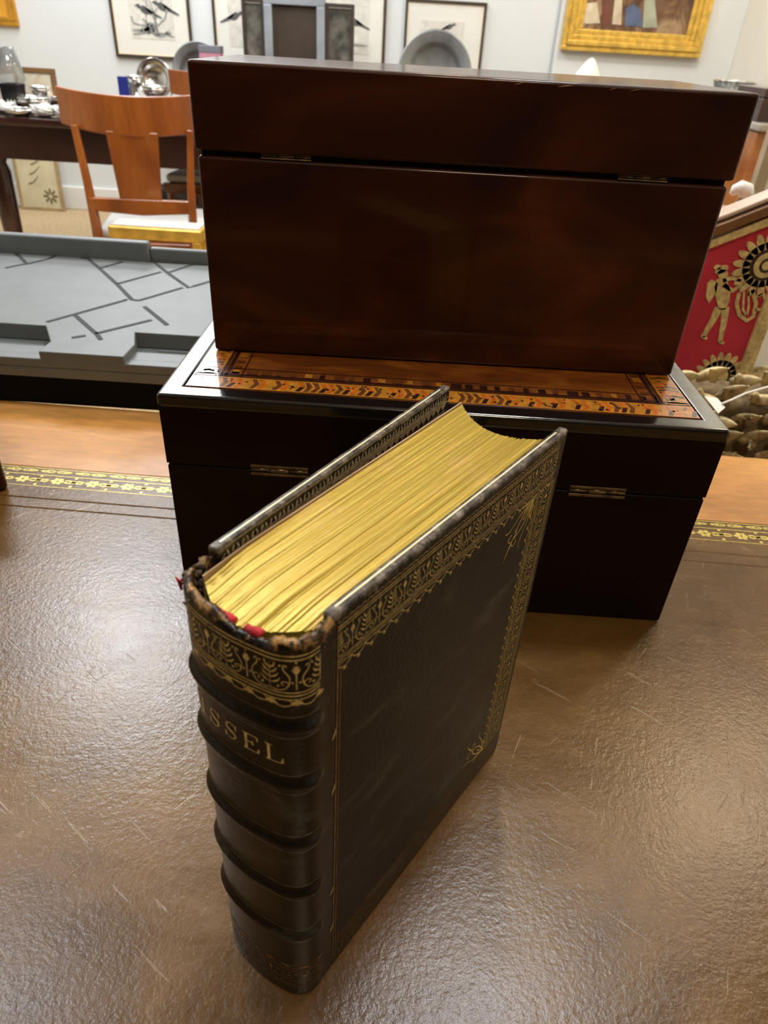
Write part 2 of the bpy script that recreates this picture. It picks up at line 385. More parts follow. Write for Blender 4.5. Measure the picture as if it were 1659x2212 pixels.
# desk gold border
def dmap(x, y, off): return (x, y, DZ-.0004+off*2)
S = []
for i in range(48):
    x = -.66+i*.0275
    # outer interlaced chain
    S.append((bez((x, .4475), (x+.007, .4520), (x+.021, .4430), (x+.0275, .4475), 10), .0011))
    S.append((bez((x, .4475), (x+.007, .4430), (x+.021, .4520), (x+.0275, .4475), 10), .0011))
    S.append(dot(x+.007, .4475, .0011)); S.append(dot(x+.0205, .4475, .0011))
    # inner floral band
    for a in range(6):
        an = a*PI/3; S.append(([(x+.007+math.cos(an)*.001, .4345+math.sin(an)*.0009), (x+.007+math.cos(an)*.0035, .4345+math.sin(an)*.0028), (x+.007+math.cos(an)*.006, .4345+math.sin(an)*.0046)], [.0012, .0038, .0006]))
    S.append((bez((x+.012, .4345), (x+.016, .4405), (x+.022, .4290), (x+.0275, .4345), 8), .0016))
    S.append((bez((x+.012, .4345), (x+.016, .4285), (x+.022, .4400), (x+.0275, .4345), 8), .0016))
    S.append(dot(x+.0195, .4345, .002)); S.append(dot(x+.0195, .4285, .0013)); S.append(dot(x+.0195, .4400, .0013))
for y, w_ in ((.4512, .0007), (.4418, .0008), (.4262, .0006)): S.append(([(-.7, y), (.7, y)], w_))
ribbons('gold_border', S, dmap, m_toolb, desk)
bm = bmesh.new()
for y in (.4105, .3985): tube(bm, [(-.72, y, DZ-.0010), (.72, y, DZ-.0010)], .0011, 6)
mk('blind_tooled_line', bm, m_desk, desk, smooth=True)

# ---------------------------------------------------------------- lower box (dark, inlaid)
LW, LH, LS, LD = .300, .1342, .0929, .205
lb = thing('inlaid_box', 'black box with inlaid orange marquetry lid, underneath the red-brown mahogany box', 'box', (-.12251, .32799, DZ), -.00836)
e = .0012
body = B('box_body', 0, LW, 0, LD, 0, LS-.0010, m_low, lb, bevel=.0012)
lid = bmesh.new(); box(lid, 0, LW, 0, LD, LS+.0004, LH); lid = mk('lid', lid, m_low, lb)
# ebonised rounded rim + top frame
bm = bmesh.new()
def rimframe(bm, x0, x1, y0, y1, w_, z0, z1):
    o_ = [(x0, y0), (x1, y0), (x1, y1), (x0, y1)]; i_ = [(x0+w_, y0+w_), (x1-w_, y0+w_), (x1-w_, y1-w_), (x0+w_, y1-w_)]
    for k in range(4):
        a, b = o_[k], o_[(k+1) % 4]; c, d = i_[(k+1) % 4], i_[k]
        lo = [bm.verts.new((*p, z0)) for p in (a, b, c, d)]; hi = [bm.verts.new((*p, z1)) for p in (a, b, c, d)]
        bm.faces.new(lo[::-1]); bm.faces.new(hi)
        for q in (0, 2): bm.faces.new((lo[q], lo[(q+1) % 4], hi[(q+1) % 4], hi[q]))
rimframe(bm, -.0006, LW+.0006, -.0006, LD+.0006, .0125, LH-.007, LH+.0010)
bmesh.ops.remove_doubles(bm, verts=bm.verts, dist=1e-5)
mk('ebony_rim', bm, m_ebony, lid, bevel=.0022, seg=4)
B('veneer_panel', .0118, LW-.0118, .0118, LD-.0118, LH-.003, LH+.0009, m_burl, lid)
# marquetry band: chevrons between y .0119 and .0265
zt = LH+.0012
bm = bmesh.new()
def quad(bm, pts, z, mi):
    vs = [bm.verts.new((x, y, z)) for x, y in pts]; bm.faces.new(vs).material_index = mi
def mband(bm, x0, x1, flip):
    """flip: function (s, v)->(x,y)"""
    quad(bm, [flip(x0, 0), flip(x1, 0), flip(x1, .0143), flip(x0, .0143)], zt-.00004, 0)
    n = int((x1-x0)/.0125); p_ = (x1-x0)/n
    rnd = random.Random(3)
    for i in range(n):
        s = x0+i*p_
        for k in range(3):   # chevron arrows
            a = s+k*p_/3; hw = p_/3*.62
            mi = (1, 0, 2)[k] if rnd.random() < .8 else 3
            quad(bm, [flip(a, .0010), flip(a+hw, .0010), flip(a+hw+.0022, .0070), flip(a+.0022, .0070)], zt, mi)
            quad(bm, [flip(a+.0022, .0070), flip(a+hw+.0022, .0070), flip(a+hw, .0130), flip(a, .0130)], zt, 1 if mi == 2 else mi)
        for k in range(5):
            q = s+rnd.random()*p_; v = .0015+rnd.random()*.0105
            quad(bm, [flip(q, v), flip(q+.0014, v), flip(q+.0014, v+.0016), flip(q, v+.0016)], zt+.00004, rnd.choice((2, 3, 0)))
    for v, w_, mi in ((.0150, .0008, 2), (.0168, .0020, 2), (.0262, .0006, 2)):
        quad(bm, [flip(x0, v), flip(x1, v), flip(x1, v+w_), flip(x0, v+w_)], zt, mi)
    n = int((x1-x0)/.0082)
    for i in range(n):
        s = x0+.004+i*.0082; L = rnd.choice((.0030, .0042, .0062)); mi = rnd.choice((2, 2, 3, 0, 3))
        quad(bm, [flip(s, .0195), flip(s+L, .0195), flip(s+L, .0245), flip(s, .0245)], zt, mi)
mband(bm, .0119, LW-.0119, lambda s, v: (s, .0119+v))
mband(bm, .0268, LD-.0119, lambda s, v: (.0119+v, s))
mband(bm, .0268, LD-.0119, lambda s, v: (LW-.0119-v, s))
mband(bm, .0268, LW-.0268, lambda s, v: (s, LD-.0119-v))
mk('marquetry_band', bm, [m_inl_y, m_inl_o, m_inl_d, m_inl_b], lid)
B('seam_shadow_gap', .001, LW-.001, .001, LD-.001, LS-.0012, LS+.0006, m_dark, body)
def hinge(parent, x0, x1, z, hgt, y=-.0004, gap=0):
    h = thing_part('hinge', parent)
    bm = bmesh.new(); box(bm, x0, x1, y-.0004, y+.002, z+hgt*.22, z+hgt*.5); mk('hinge_leaf', bm, m_bronze, h, bevel=.0002)
    bm = bmesh.new(); box(bm, x0, x1, y-.0004, y+.002, z-hgt*.5, z-hgt*.22); mk('hinge_leaf', bm, m_bronze, h, bevel=.0002)
    bm = bmesh.new(); n = 3
    for i in range(n):
        a = x0+(x1-x0)*i/n+.0003; b = x0+(x1-x0)*(i+1)/n-.0003
        tube(bm, [(a, y+.0004, z), (b, y+.0004, z)], hgt*.22, 10)
    mk('hinge_barrel', bm, m_bronze, h, smooth=True)
def thing_part(name, parent):
    bm = bmesh.new(); box(bm, 0, .0002, .001, .0012, 0, .0002); o = mk(name, bm, m_dark, parent); return o
def hinge_obj(parent, x0, x1, z, hgt, y=-.0003, mats=None):
    bm = bmesh.new()
    box(bm, x0, x1, y-.0005, y+.002, z+hgt*.26, z+hgt*.5); box(bm, x0, x1, y-.0005, y+.002, z-hgt*.5, z-hgt*.26)
    h = mk('hinge', bm, m_bronze, parent, bevel=.00025)
    bm = bmesh.new()
    for i in range(3):
        a = x0+(x1-x0)*i/3+.0003; b = x0+(x1-x0)*(i+1)/3-.0003
        tube(bm, [(a, y+.0008, z), (b, y+.0008, z)], hgt*(.24 if i == 1 else .17), 10)
    mk('hinge_barrel', bm, m_bronze, h, smooth=True)
    return h
hinge_obj(lb, .2245, .2558, .0925, .0066)
hinge_obj(lb, .0470, .0790, .0925, .0066)

# ---------------------------------------------------------------- upper box (mahogany)
UW, UH, US, UD = .2749, .1457, .1074, .125
ub = thing('mahogany_box', 'polished red-brown mahogany box stacked on the inlaid black box', 'box', (-.1066, .38925, DZ+LH+.0014), .0114)
ub_body = B('box_body', 0, UW-.0010, .0005, UD, 0, US-.0028, m_up, ub, bevel=.0022, seg=3)
ub_lid = B('lid', -.0008, UW+.0004, -.0006, UD+.0006, US-.0005, UH, m_up, ub, bevel=.0020, seg=3)
B('seam_strip', .002, UW-.003, .0030, UD-.003, US-.0040, US+.001, m_dark, ub_body)
hinge_obj(ub, .0325, .0585, US-.0014, .0030, y=.0012)
hinge_obj(ub, .2163, .2418, US-.0014, .0030, y=.0012)
# chips along the top front edge
bm = bmesh.new()
for xx, ww in ((.1565, .0050), (.1770, .0080), (.2020, .0035), (.2120, .005)):
    pl = [(xx, -.0009), (xx+ww*.3, -.0012), (xx+ww, -.0010), (xx+ww*.7, .0003)]
    vs = [bm.verts.new((x, -.00075, UH-.0022+(.0010 if i > 1 else 0)+random.uniform(-.0002, .0002))) for i, (x, _) in enumerate(pl)]
    bm.faces.new(vs)
mk('chipped_edge', bm, plain('bare_chip', (.45, .22, .14), .5), ub_lid)

# ---------------------------------------------------------------- the book
BH = .1824
bk = thing('antique_book', 'worn black leather antique missal with gilt page edges standing on its end, cover ajar', 'book', (-.01248, .11669, DZ), .95093)
prof = [(.0030, -.0012), (.0012, -.0012), (-.0012, -.0013), (-.0040, -.0014), (-.0068, -.0008), (-.0095, .0012), (-.0116, .0048), (-.0128, .0100), (-.0138, .0160), (-.0141, .0220), (-.0138, .0280), (-.0128, .0330), (-.0108, .0370), (-.0075, .0395), (-.0040, .0406), (-.0010, .0403)]
# smooth resample (Catmull-Rom)
def resample(P, m=4):
    o = []
    for i in range(len(P)-1):
        p0, p1, p2, p3 = P[max(i-1, 0)], P[i], P[i+1], P[min(i+2, len(P)-1)]
        for k in range(m):
            t = k/m; o.append(tuple(.5*((2*p1[j])+(-p0[j]+p2[j])*t+(2*p0[j]-5*p1[j]+4*p2[j]-p3[j])*t*t+(-p0[j]+3*p1[j]-3*p2[j]+p3[j])*t**3) for j in (0, 1)))
    o.append(P[-1]); return o
SP = resample(prof, 4)
SL = [0]
for a, b in zip(SP, SP[1:]): SL.append(SL[-1]+math.dist(a, b))
STOT = SL[-1]
BANDS = (.1520, .1285, .1000, .0725, .0445)
def bandh(z):
    h = 0
    for b in BANDS:
        d = (z-b)/.0020; h += .0015*math.exp(-d*d*d*d*.6-d*d*.4)
    return h
def spine_pt(s, z, off=0.0):
    s = max(0, min(STOT-1e-7, s)); i = 0
    while SL[i+1] < s: i += 1
    t = (s-SL[i])/(SL[i+1]-SL[i]); a, b = SP[i], SP[i+1]
    x = a[0]+(b[0]-a[0])*t; y = a[1]+(b[1]-a[1])*t
    s0, s1 = max(i-2, 0), min(i+3, len(SP)-1)
    dx, dy = SP[s1][0]-SP[s0][0], SP[s1][1]-SP[s0][1]; l = math.hypot(dx, dy)
    nx, ny = dy/l, -dx/l          # outward (towards -x)
    if nx > 0 and x < -.004: nx, ny = -nx, -ny
    if x >= -.004 and y < .01: nx, ny = 0, -1
    if x >= -.006 and y > .03: nx, ny = 0, 1
    edge = min(1, max(0, (s-.0040)/.004))*min(1, max(0, (STOT-.002-s)/.004))
    hollow = .0006*math.sin(min(1, max(0, (z)/BH))*PI)
    sh = .0014*(1-z/BH)*math.sin(PI*s/STOT)
    # base slightly compressed
    k = off + bandh(z)*edge + .0
    return Vector((x+nx*k-sh, y+ny*k, z))
zs = [i*BH/190 for i in range(191)]
rr = random.Random(5)
headj = []
for i in range(len(SP)):
    q = SL[i]/STOT
    headj.append(-.0012-.0030*math.exp(-((q-.42)/.10)**2)+.0005*math.sin(i*.9)+rr.uniform(-.0005, .0004)-(.004 if .90 < q < .97 else 0))
bm = bmesh.new()
outer = []; inner = []
for j, z in enumerate(zs):
    ro = []; ri = []
    for i in range(len(SP)):
        zz = z
        if z > BH-.012: zz = z+headj[i]*((z-(BH-.012))/.012)
        zz2 = max(0, zz)
        lip = -.0010*max(0, (z-(BH-.0022))/.0022)**2
        ro.append(bm.verts.new(spine_pt(SL[i], zz2, lip))); v = spine_pt(SL[i], zz2, 0); 
        p = Vector((v.x, v.y)); c = Vector((.010, .0195)); d = (c-p).normalized()*(.0013-lip)
        ri.append(bm.verts.new((v.x+d.x, v.y+d.y, zz2)))
    outer.append(ro); inner.append(ri)
for A, fl in ((outer, 0), (inner, 1)):
    for j in range(len(zs)-1):
        for i in range(len(SP)-1): bm.faces.new((A[j][i], A[j][i+1], A[j+1][i+1], A[j+1][i]))
for j in (0, len(zs)-1):
    for i in range(len(SP)-1): bm.faces.new((outer[j][i], outer[j][i+1], inner[j][i+1], inner[j][i]))
for i in (0, len(SP)-1):
    for j in range(len(zs)-1): bm.faces.new((outer[j][i], inner[j][i], inner[j+1][i], outer[j+1][i]))
spine = mk('spine', bm, m_bl2, bk, smooth=True)
# gold band at head & tail of spine, title, small lines at bands
smap = lambda s, z, off: spine_pt(s, z, off)
def sborder(z_top, flip=False, lw=.00026):
    S = []
    s0, s1 = .0058, STOT-.004
    n = 40
    def line(z, w_): S.append(([(s0+(s1-s0)*i/n, z) for i in range(n+1)], w_))
    q = -1 if not flip else 1
    line(z_top, lw*1.5); line(z_top+q*.0013, lw*1.5)
    k = 4; p_ = (s1-s0)/k; h = .0098
    for i in range(k):
        for pl, w_ in motif(p_, h, lw*1.05):
            S.append(([(s0+i*p_+a, (z_top+q*.0018-h+b) if not flip else (z_top+.0018+b)) for a, b in pl], w_))
    z2 = z_top+q*(.0018+h+.0006)
    for d in (0, .0011, .0024): line(z2+q*d, lw*1.4)
    z3 = z2+q*.0026; hp = p_/2
    for i in range(2*k):
        xa = s0+i*hp; dpt = .0030
        S.append((bez((xa, z3), (xa+hp*.25, z3+q*dpt), (xa+hp*.75, z3+q*dpt), (xa+hp, z3), 8), lw*1.3))
        S.append((bez((xa-hp*.2, z3), (xa, z3+q*.0010), (xa+hp*.1, z3+q*.0010), (xa+hp*.3, z3), 6), lw*.9) if i else ([(xa, z3), (xa+.0003, z3)], lw))
        for a in (-1.1, -.5, 0, .5, 1.1): S.append(([(xa, z3+q*.0004), (xa+math.sin(a)*.0016, z3+q*(.0006+math.cos(a)*.0014))], [lw*2.4, lw*1.2]))
    return S
ribbons('gold_tooling', sborder(.1772), smap, m_tool, spine)
ribbons('gold_tooling', sborder(.0060, True), smap, m_toold, spine)
# blind rules beside each raised band (slightly worn)
m_rule = plain('rubbed_rule', (.10, .085, .07), .3, var=.8, scale=400)
for b in BANDS:
    for d in (.0042, -.0040): ribbons('rule_line', [([(.006+(STOT-.011)*i/40, b+d) for i in range(41)], .00045)], smap, m_rule, spine)
# MISSEL
def letters():
    lw, th = .00085, .00034; H_ = .0062
    G = {
     'M': ([([(0, 0), (0, 1)], th), ([(0, 1), (.5, .0)], lw), ([(.5, .0), (1, 1)], th), ([(1, 0), (1, 1)], lw), ([(-.16, 0), (.18, 0)], th), ([(.80, 0), (1.18, 0)], th), ([(-.18, 1), (.1, 1)], th), ([(.9, 1), (1.18, 1)], th)], .0062),
     'I': ([([(.5, 0), (.5, 1)], lw), ([(.1, 0), (.9, 0)], th), ([(.1, 1), (.9, 1)], th)], .0028),
     'S': ([([(.93, .70), (.88, .88), (.70, .98), (.48, 1.0), (.25, .93), (.14, .76), (.22, .60), (.5, .50), (.78, .40), (.88, .24), (.76, .07), (.5, 0), (.26, .03), (.12, .14), (.06, .30)], [th, th, th*1.2, th, th*1.2, lw*.7, lw, lw*1.1, lw, lw*.7, th*1.2, th, th, th, th]), ([(.93, .66), (.95, 1.0)], th), ([(.05, .34), (.04, 0)], th)], .0044),
     'E': ([([(.2, 0), (.2, 1)], lw), ([(0, 0), (.95, 0)], th), ([(0, 1), (.9, 1)], th), ([(.2, .52), (.62, .52)], th), ([(.95, 0), (1.0, .28)], [th*2.2, th]), ([(.9, 1), (.94, .74)], [th*2.2, th]), ([(.62, .38), (.62, .66)], th*1.5)], .0050),
     'L': ([([(.2, 0), (.2, 1)], lw), ([(0, 0), (.95, 0)], th), ([(0, 1), (.45, 1)], th), ([(.95, 0), (1.02, .32)], [th*2.4, th])], .0050)}
    S = []; x = STOT-.0068
    for ch in 'MISSEL':
        g, wd = G[ch]
        for pl, w_ in g:
            pts = []
            for (a, b), (c, d) in zip(pl, pl[1:]):
                for k in range(3): pts.append((a+(c-a)*k/3, b+(d-b)*k/3))
            pts.append(pl[-1])
            if hasattr(w_, '__len__'):
                m_ = len(w_)-1; w_ = [w_[min(int(i/3), m_)]+(w_[min(int(i/3)+1, m_)]-w_[min(int(i/3), m_)])*((i % 3)/3) for i in range(len(pts))]
            S.append(([(x-a*wd, .1378+b*H_) for a, b in pts], w_))
        x -= wd+.0021
    return S
ribbons('title_lettering', letters(), smap, m_tool, spine, .00012)

# boards -------------------------------------------------------
BT = .0038; BL0, BL1 = .0022, .1304
fb = bmesh.new(); box(fb, BL0, BL1, -.0012, -.0012+BT, 0, BH); fb = mk('front_cover', fb, m_bl, bk, bevel=.0011, seg=4)
bmap_top = lambda x, y, off: (x, -.0012-off, BH-y)
ribbons('gold_tooling', border(.0040, .1285-.0035), bmap_top, m_tool, fb)
bmap_r = lambda x, y, off: (BL1-y, -.0012-off, x)
ribbons('gold_tooling', border(.019, BH-.019), bmap_r, m_toolb, fb)
bmap_b = lambda x, y, off: (x, -.0012-off, y)
ribbons('gold_tooling', border(.0040, BL1-.004), bmap_b, m_toold, fb)
S = [([(.0040, .005), (.0040, .1785)], .00045), ([(.0052, .018), (.0052, .164)], .0003)]
ribbons('gold_rule', S, lambda x, y, off: (x, -.0012-off, y), m_toold, fb)
# worn tan blotches where the cords lace in, at the joint
m_scuff = plain('tan_scuff', (.36, .26, .13), .6, var=.4, scale=500)
for b in (.142, .117, .060, .034): ribbons('joint_scuff', [([(.0042, b), (.0030, b-.0030), (.0024, b-.0045)], [.0006, .0010, .0004])], lambda x, y, off: (x, -.0012-off, y), m_scuff, fb)
# corner flourishes
def flourish(cx_, cz_, sx, sz):
    S = []
    def q(pl, w_): S.append(([(cx_+sx*a*.001, cz_+sz*b*.001) for a, b in pl], w_))
    q(bez((0, 0), (-3, -7), (-9, -13), (-13, -12), 10), .0006); q(bez((0, 0), (-7, -3), (-13, -9), (-12, -13), 10), .0006)
    q(arc(-11.5, -14.5, 3.2, .8, .9, 6.5, 14), .0004); q(arc(-15, -11, 3.2, .8, .6, -5.2, 14), .0004)
    for k in range(7):
        a = -2.35+(k-3)*.26; q([(-1, -1), (-1+9*math.cos(a), -1+9*math.sin(a))], [.0003, .0007])
    q([(-14, -14), (-17, -18), (-18, -21)], [.0009, .0005, .0002]); q(bez((-3, -9), (-5, -14), (-9, -17), (-7, -20), 8), .0004); q(bez((-9, -3), (-14, -5), (-17, -9), (-20, -7), 8), .0004)
    return S
fmap = lambda x, y, off: (x, -.0012-off, y)
ribbons('corner_flourish', flourish(BL1-.0185, BH-.0190, 1, 1), fmap, m_toolb, fb)
ribbons('corner_flourish', flourish(BL1-.0185, .0190, 1, -1), fmap, m_toolb, fb)
# cream fillet on the top edge of each board
B('edge_fillet', BL0+.003, BL1-.006, -.0012+BT*.50, -.0012+BT*.50+.00055, BH-.0001, BH+.00007, m_cream, fb)
# back cover (rotated open a little)
bc = bpy.data.objects.new('tmp', None)
ang = math.radians(5.1)
BT = .0034
bm = bmesh.new(); box(bm, 0, .1304, 0, BT, 0, BH)
back = mk('back_cover', bm, m_bl, bk, bevel=.0008, seg=4); back.location = (.0016, .0384, 0); back.rotation_euler = (0, 0, ang)
# turned-in dentelle on the inner face (y = 0 side)
imap = lambda x, y, off: (x, -off, BH-y)
S = []
for y in (.0009, .0094): S.append(([(.003, y), (.1275, y)], .0003))
k = 16; p_ = .1245/k
for i in range(k):
    x = .003+i*p_
    for dx, s_ in ((0, 1), (p_*.5, -1)):
        for a, L in ((.2, .0070), (.62, .0062), (1.0, .0048), (-.2, .0070), (-.62, .0062), (-1.0, .0048)):
            bx_ = x+p_*.25+dx
            S.append((bez((bx_, .0090), (bx_+L*.2*math.sin(a), .0090-L*.5), (bx_+L*math.sin(a)*.6, .0090-L*.9), (bx_+L*math.sin(a), .0090-L*math.cos(a)), 6), [.0003, .0005, .0007, .0009, .0008, .0006, .0003]))
    S.append((arc(x, .0035, .0014, .0004, 0, 5, 8), .0003))
ribbons('dentelle_tooling', S, imap, m_toolc, back)
B('endpaper', .0085, .1235, -.0003, .0004, .0095, BH-.0100, m_endp, back)
B('edge_fillet', .003, .125, BT*.42, BT*.42+.0006, BH-.0001, BH+.00007, m_cream, back)
# text block ----------------------------------------------------
ZT = BH-.0042
def block_pt(u, v):
    """u 0..1 spine->fore edge, v 0..1 front->back"""
    sp_u = -.0026-.0088*math.sin(PI*min(1, max(0, .12+.80*v)))+.006*(1-v)**3
    fe_u = .1262-.0098*math.sin(PI*v)**.8 + .003*v
    t0 = .0034; t1 = .0372+.0052*u
    if u < .12: t1 -= .0010*(1-u/.12)
    return (sp_u+(fe_u-sp_u)*u, t0+(t1-t0)*v)
NV, NU = 150, 26
off_v = [rr.uniform(-.00010, .00010)+(.00010*math.sin(v*.9)) for v in range(NV+1)]
torn = {int(NV*.245): -.0028, int(NV*.25): -.0024, int(NV*.30): -.0030, int(NV*.305): -.0012}
bm = bmesh.new(); top = []; bot = []
for v in range(NV+1):
    rt = []; rb = []
    for u in range(NU+1):
        uu = u/NU; x, y = block_pt(uu, v/NV)
        if u == NU: x += torn.get(v, 0)+rr.uniform(-.0002, .0002)
        dz = off_v[v]*(1+.5*math.sin(uu*5+v*.3))-.0009*math.sin(PI*v/NV)*uu
        dip = -.0012*math.exp(-(uu/.06)**2)
        rt.append(bm.verts.new((x, y, ZT+dz+dip))); rb.append(bm.verts.new((x, y, .0040)))
    top.append(rt); bot.append(rb)
for v in range(NV):
    for u in range(NU):
        bm.faces.new((top[v][u], top[v][u+1], top[v+1][u+1], top[v+1][u])); bm.faces.new((bot[v][u], bot[v+1][u], bot[v+1][u+1], bot[v][u+1]))
    bm.faces.new((top[v][NU], bot[v][NU], bot[v+1][NU], top[v+1][NU])); bm.faces.new((top[v][0], top[v+1][0], bot[v+1][0], bot[v][0]))
for u in range(NU):
    bm.faces.new((top[0][u], bot[0][u], bot[0][u+1], top[0][u+1])); bm.faces.new((top[NV][u], top[NV][u+1], bot[NV][u+1], bot[NV][u]))
tb = mk('text_block', bm, m_pages, bk)
# free endpaper leaf on the back of the block
bm = bmesh.new(); A = []
for i in range(25):
    u = i/24; x, y = block_pt(u, 1); A.append((bm.verts.new((x, y+.0003, .0045)), bm.verts.new((x, y+.0003, ZT+.0004)), bm.verts.new((x, y+.0008, ZT+.0004)), bm.verts.new((x, y+.0008, .0045))))
for a, b in zip(A, A[1:]):
    for k in range(4): bm.faces.new((a[k], b[k], b[(k+1) % 4], a[(k+1) % 4]))
mk('flyleaf', bm, m_endp, tb)
# headbands
bm = bmesh.new()
def hb(s0, s1, r):
    pts = []
    for i in range(9):
        s = s0+(s1-s0)*i/8; v = spine_pt(s, .10); c = Vector((.010, .0195)); d = (c-Vector((v.x, v.y))).normalized()*.0050
        pts.append((v.x+d.x, v.y+d.y, ZT+.0004+.0003*math.sin(i*.8)))
    tube(bm, pts, r, 8)
hb(STOT*.34, STOT*.44, .0013); hb(STOT*.50, STOT*.62, .0013)
mk('headband', bm, m_red, bk, smooth=True)
# frayed remains at the back joint head
bm = bmesh.new()
for i in range(26):
    a = Vector((-.0045+rr.uniform(-.004, .006), .0388+rr.uniform(-.001, .0022), BH-.0105+rr.uniform(0, .0070)))
    d = Vector((rr.uniform(-1, 1), rr.uniform(-.4, .8), rr.uniform(-.1, 1))).normalized()*rr.uniform(.0015, .0045)
    tube(bm, [a, a+d*.5+Vector((rr.uniform(-.0004, .0004),)*3), a+d], [.0011, .0008, .0002], 5)
mk('frayed_hinge', bm, m_worn, bk, smooth=True)
bm = bmesh.new()
for i in range(12):       # rubbed crumbs along the torn head cap
    s = rr.uniform(.02, .98)*STOT; v = spine_pt(s, BH-.004+rr.uniform(-.004, .0025)); 
    tube(bm, [v, v+Vector((rr.uniform(-.0010, .0010), rr.uniform(-.0010, .0010), rr.uniform(.0002, .0007)))], [.0005, .0002], 5)
mk('torn_head_cap', bm, m_worn, spine, smooth=True)
bm = bmesh.new(); v = Vector((-.0098, .0392, BH-.0035))
for i in range(6): tube(bm, [v+Vector((0, 0, -.002*i*.3)), v+Vector((-.0001-rr.random()*.0003, .0008*i*.4, .0006*rr.random()))], [.0004, .0002], 5)
mk('loose_thread', bm, m_red, spine, smooth=True)

# ---------------------------------------------------------------- box corner at the far left
cb = thing('wooden_box', 'corner of a reddish-brown wooden box cut off by the left edge', 'box', (-.2825, .4275, DZ), math.radians(36))
B('box_body', -.24, 0, 0, .10, 0, .052, m_up, cb, bevel=.004, seg=3)
B('lid', -.24, 0, 0, .10, .053, .088, m_up, cb, bevel=.004, seg=3)

# ---------------------------------------------------------------- grey tray on black base behind the boxes
tr = thing('moulded_tray_set', 'black base carrying a shallow dark grey moulded tray with grooved compartments', 'tray', (0, 0, DZ), 0)
tx0, tx1 = -.80, -.02
rz_ = -.03
tr.rotation_euler = (0, 0, rz_*.2)
B('tray_base', tx0, tx1, .570, at(0, 547, z=DZ+.0515).y+.014, 0, .0262, m_blk, tr, bevel=.001)  # block coloured black, from desk top up to the tray
def g0(px, py): p = at(px, py, z=DZ+.0515); return (p.x, p.y)
YT = g0(0, 547)[1]+.014
bm = bmesh.new()
y0, y1 = .569, YT
box(bm, tx0, tx1, y0, y1, .0264, .036)                                  # floor slab
box(bm, tx0, tx1, y0, y0+.012, .036, .0445)                              # front lip
box(bm, tx0, tx1, y0+.012, .600, .036, .0440)
# raised platform with stepped front edge
def hprism(bm, poly, z0, z1):
    a = [bm.verts.new((x, y, z0)) for x, y in poly]; b = [bm.verts.new((x, y, z1)) for x, y in poly]; n = len(poly)
    bm.faces.new(a[::-1]); bm.faces.new(b)
    for i in range(n): bm.faces.new((a[i], a[(i+1) % n], b[(i+1) % n], b[i]))
PZ = .0515
yr_ = g0(0, 547)[1]
def gq(px, py): p = at(px, py, z=DZ+PZ); return (p.x, p.y)
A_, A2, C_, C2 = gq(88, 704), gq(98, 738), gq(282, 744), gq(282, 718)
hprism(bm, [(tx0, A_[1]+.001), A_, A2, (A2[0], .5692), (C_[0], .5692), C_, C2, (tx1, C2[1]), (tx1, yr_), (tx0, yr_)], .036, PZ)
def tray_z(x, y): return PZ if y > .57 else .0445
tray = mk('moulded_tray', bm, m_grey, tr, bevel=.0012)
bm = bmesh.new(); xs = at(342, 548, z=DZ+PZ).x; zr = at(100, 512, Y=yr_).z-DZ; zr2 = at(400, 541, Y=yr_+.004).z-DZ
box(bm, tx0, xs-.004, yr_+.0005, YT, .036, zr); box(bm, xs-.0045, tx1, yr_+.0045, YT, .036, zr2)
mk('raised_rim', bm, m_grey, tr, bevel=.003)
def g(px, py):
    z_ = PZ
    for k in range(12): p = at(px, py, z=DZ+z_); z_ = .5*z_+.5*tray_z(p.x, p.y)
    return (p.x, p.y)
gl = [[(0, 580), (38, 572), (48, 571), (95, 560), (112, 552)], [(24, 548), (46, 570)], [(172, 553), (204, 580), (243, 615), (275, 648), (290, 650), (385, 622)], [(206, 580), (255, 566)], [(243, 614), (338, 588)], [(315, 560), (352, 590), (398, 622), (445, 608)], [(355, 589), (412, 570)],
      [(90, 697), (140, 683), (258, 650), (264, 647)], [(152, 682), (200, 724), (208, 735)], [(196, 722), (318, 692)], [(302, 663), (352, 703)], [(145, 731), (175, 726)]]
bm = bmesh.new()
for l in gl:
    pts = [g(*q) for q in l]; pts2 = []
    for a, b in zip(pts, pts[1:]):
        for k in range(4): pts2.append((a[0]+(b[0]-a[0])*k/4, a[1]+(b[1]-a[1])*k/4))
    pts2.append(pts[-1])
    pts2 = [(x, min(y, yr_-.001)) for x, y in pts2]
    prevq = None
    for i, (x, y) in enumerate(pts2):
        x0_, y0_ = pts2[max(i-1, 0)]; x1_, y1_ = pts2[min(i+1, len(pts2)-1)]; dx, dy = x1_-x0_, y1_-y0_; L = math.hypot(dx, dy) or 1; h = .0022
        q = (bm.verts.new((x-dy/L*h, y+dx/L*h, tray_z(x, y)+.0004)), bm.verts.new((x+dy/L*h, y-dx/L*h, tray_z(x, y)+.0004)))
        if prevq: bm.faces.new((prevq[0], prevq[1], q[1], q[0]))
        prevq = q
mk('groove_shade_strip', bm, m_greyd, tr)  # flat dark strips on the surface, groove shade put in as colour
a = at(332, 757, z=DZ+.045); B('slot_shade_bar', a.x, a.x+.030, a.y-.0022, a.y+.0022, .0440, .0447, m_greyd, tr)  # flat dark bar, the slit's shade painted on the ledge

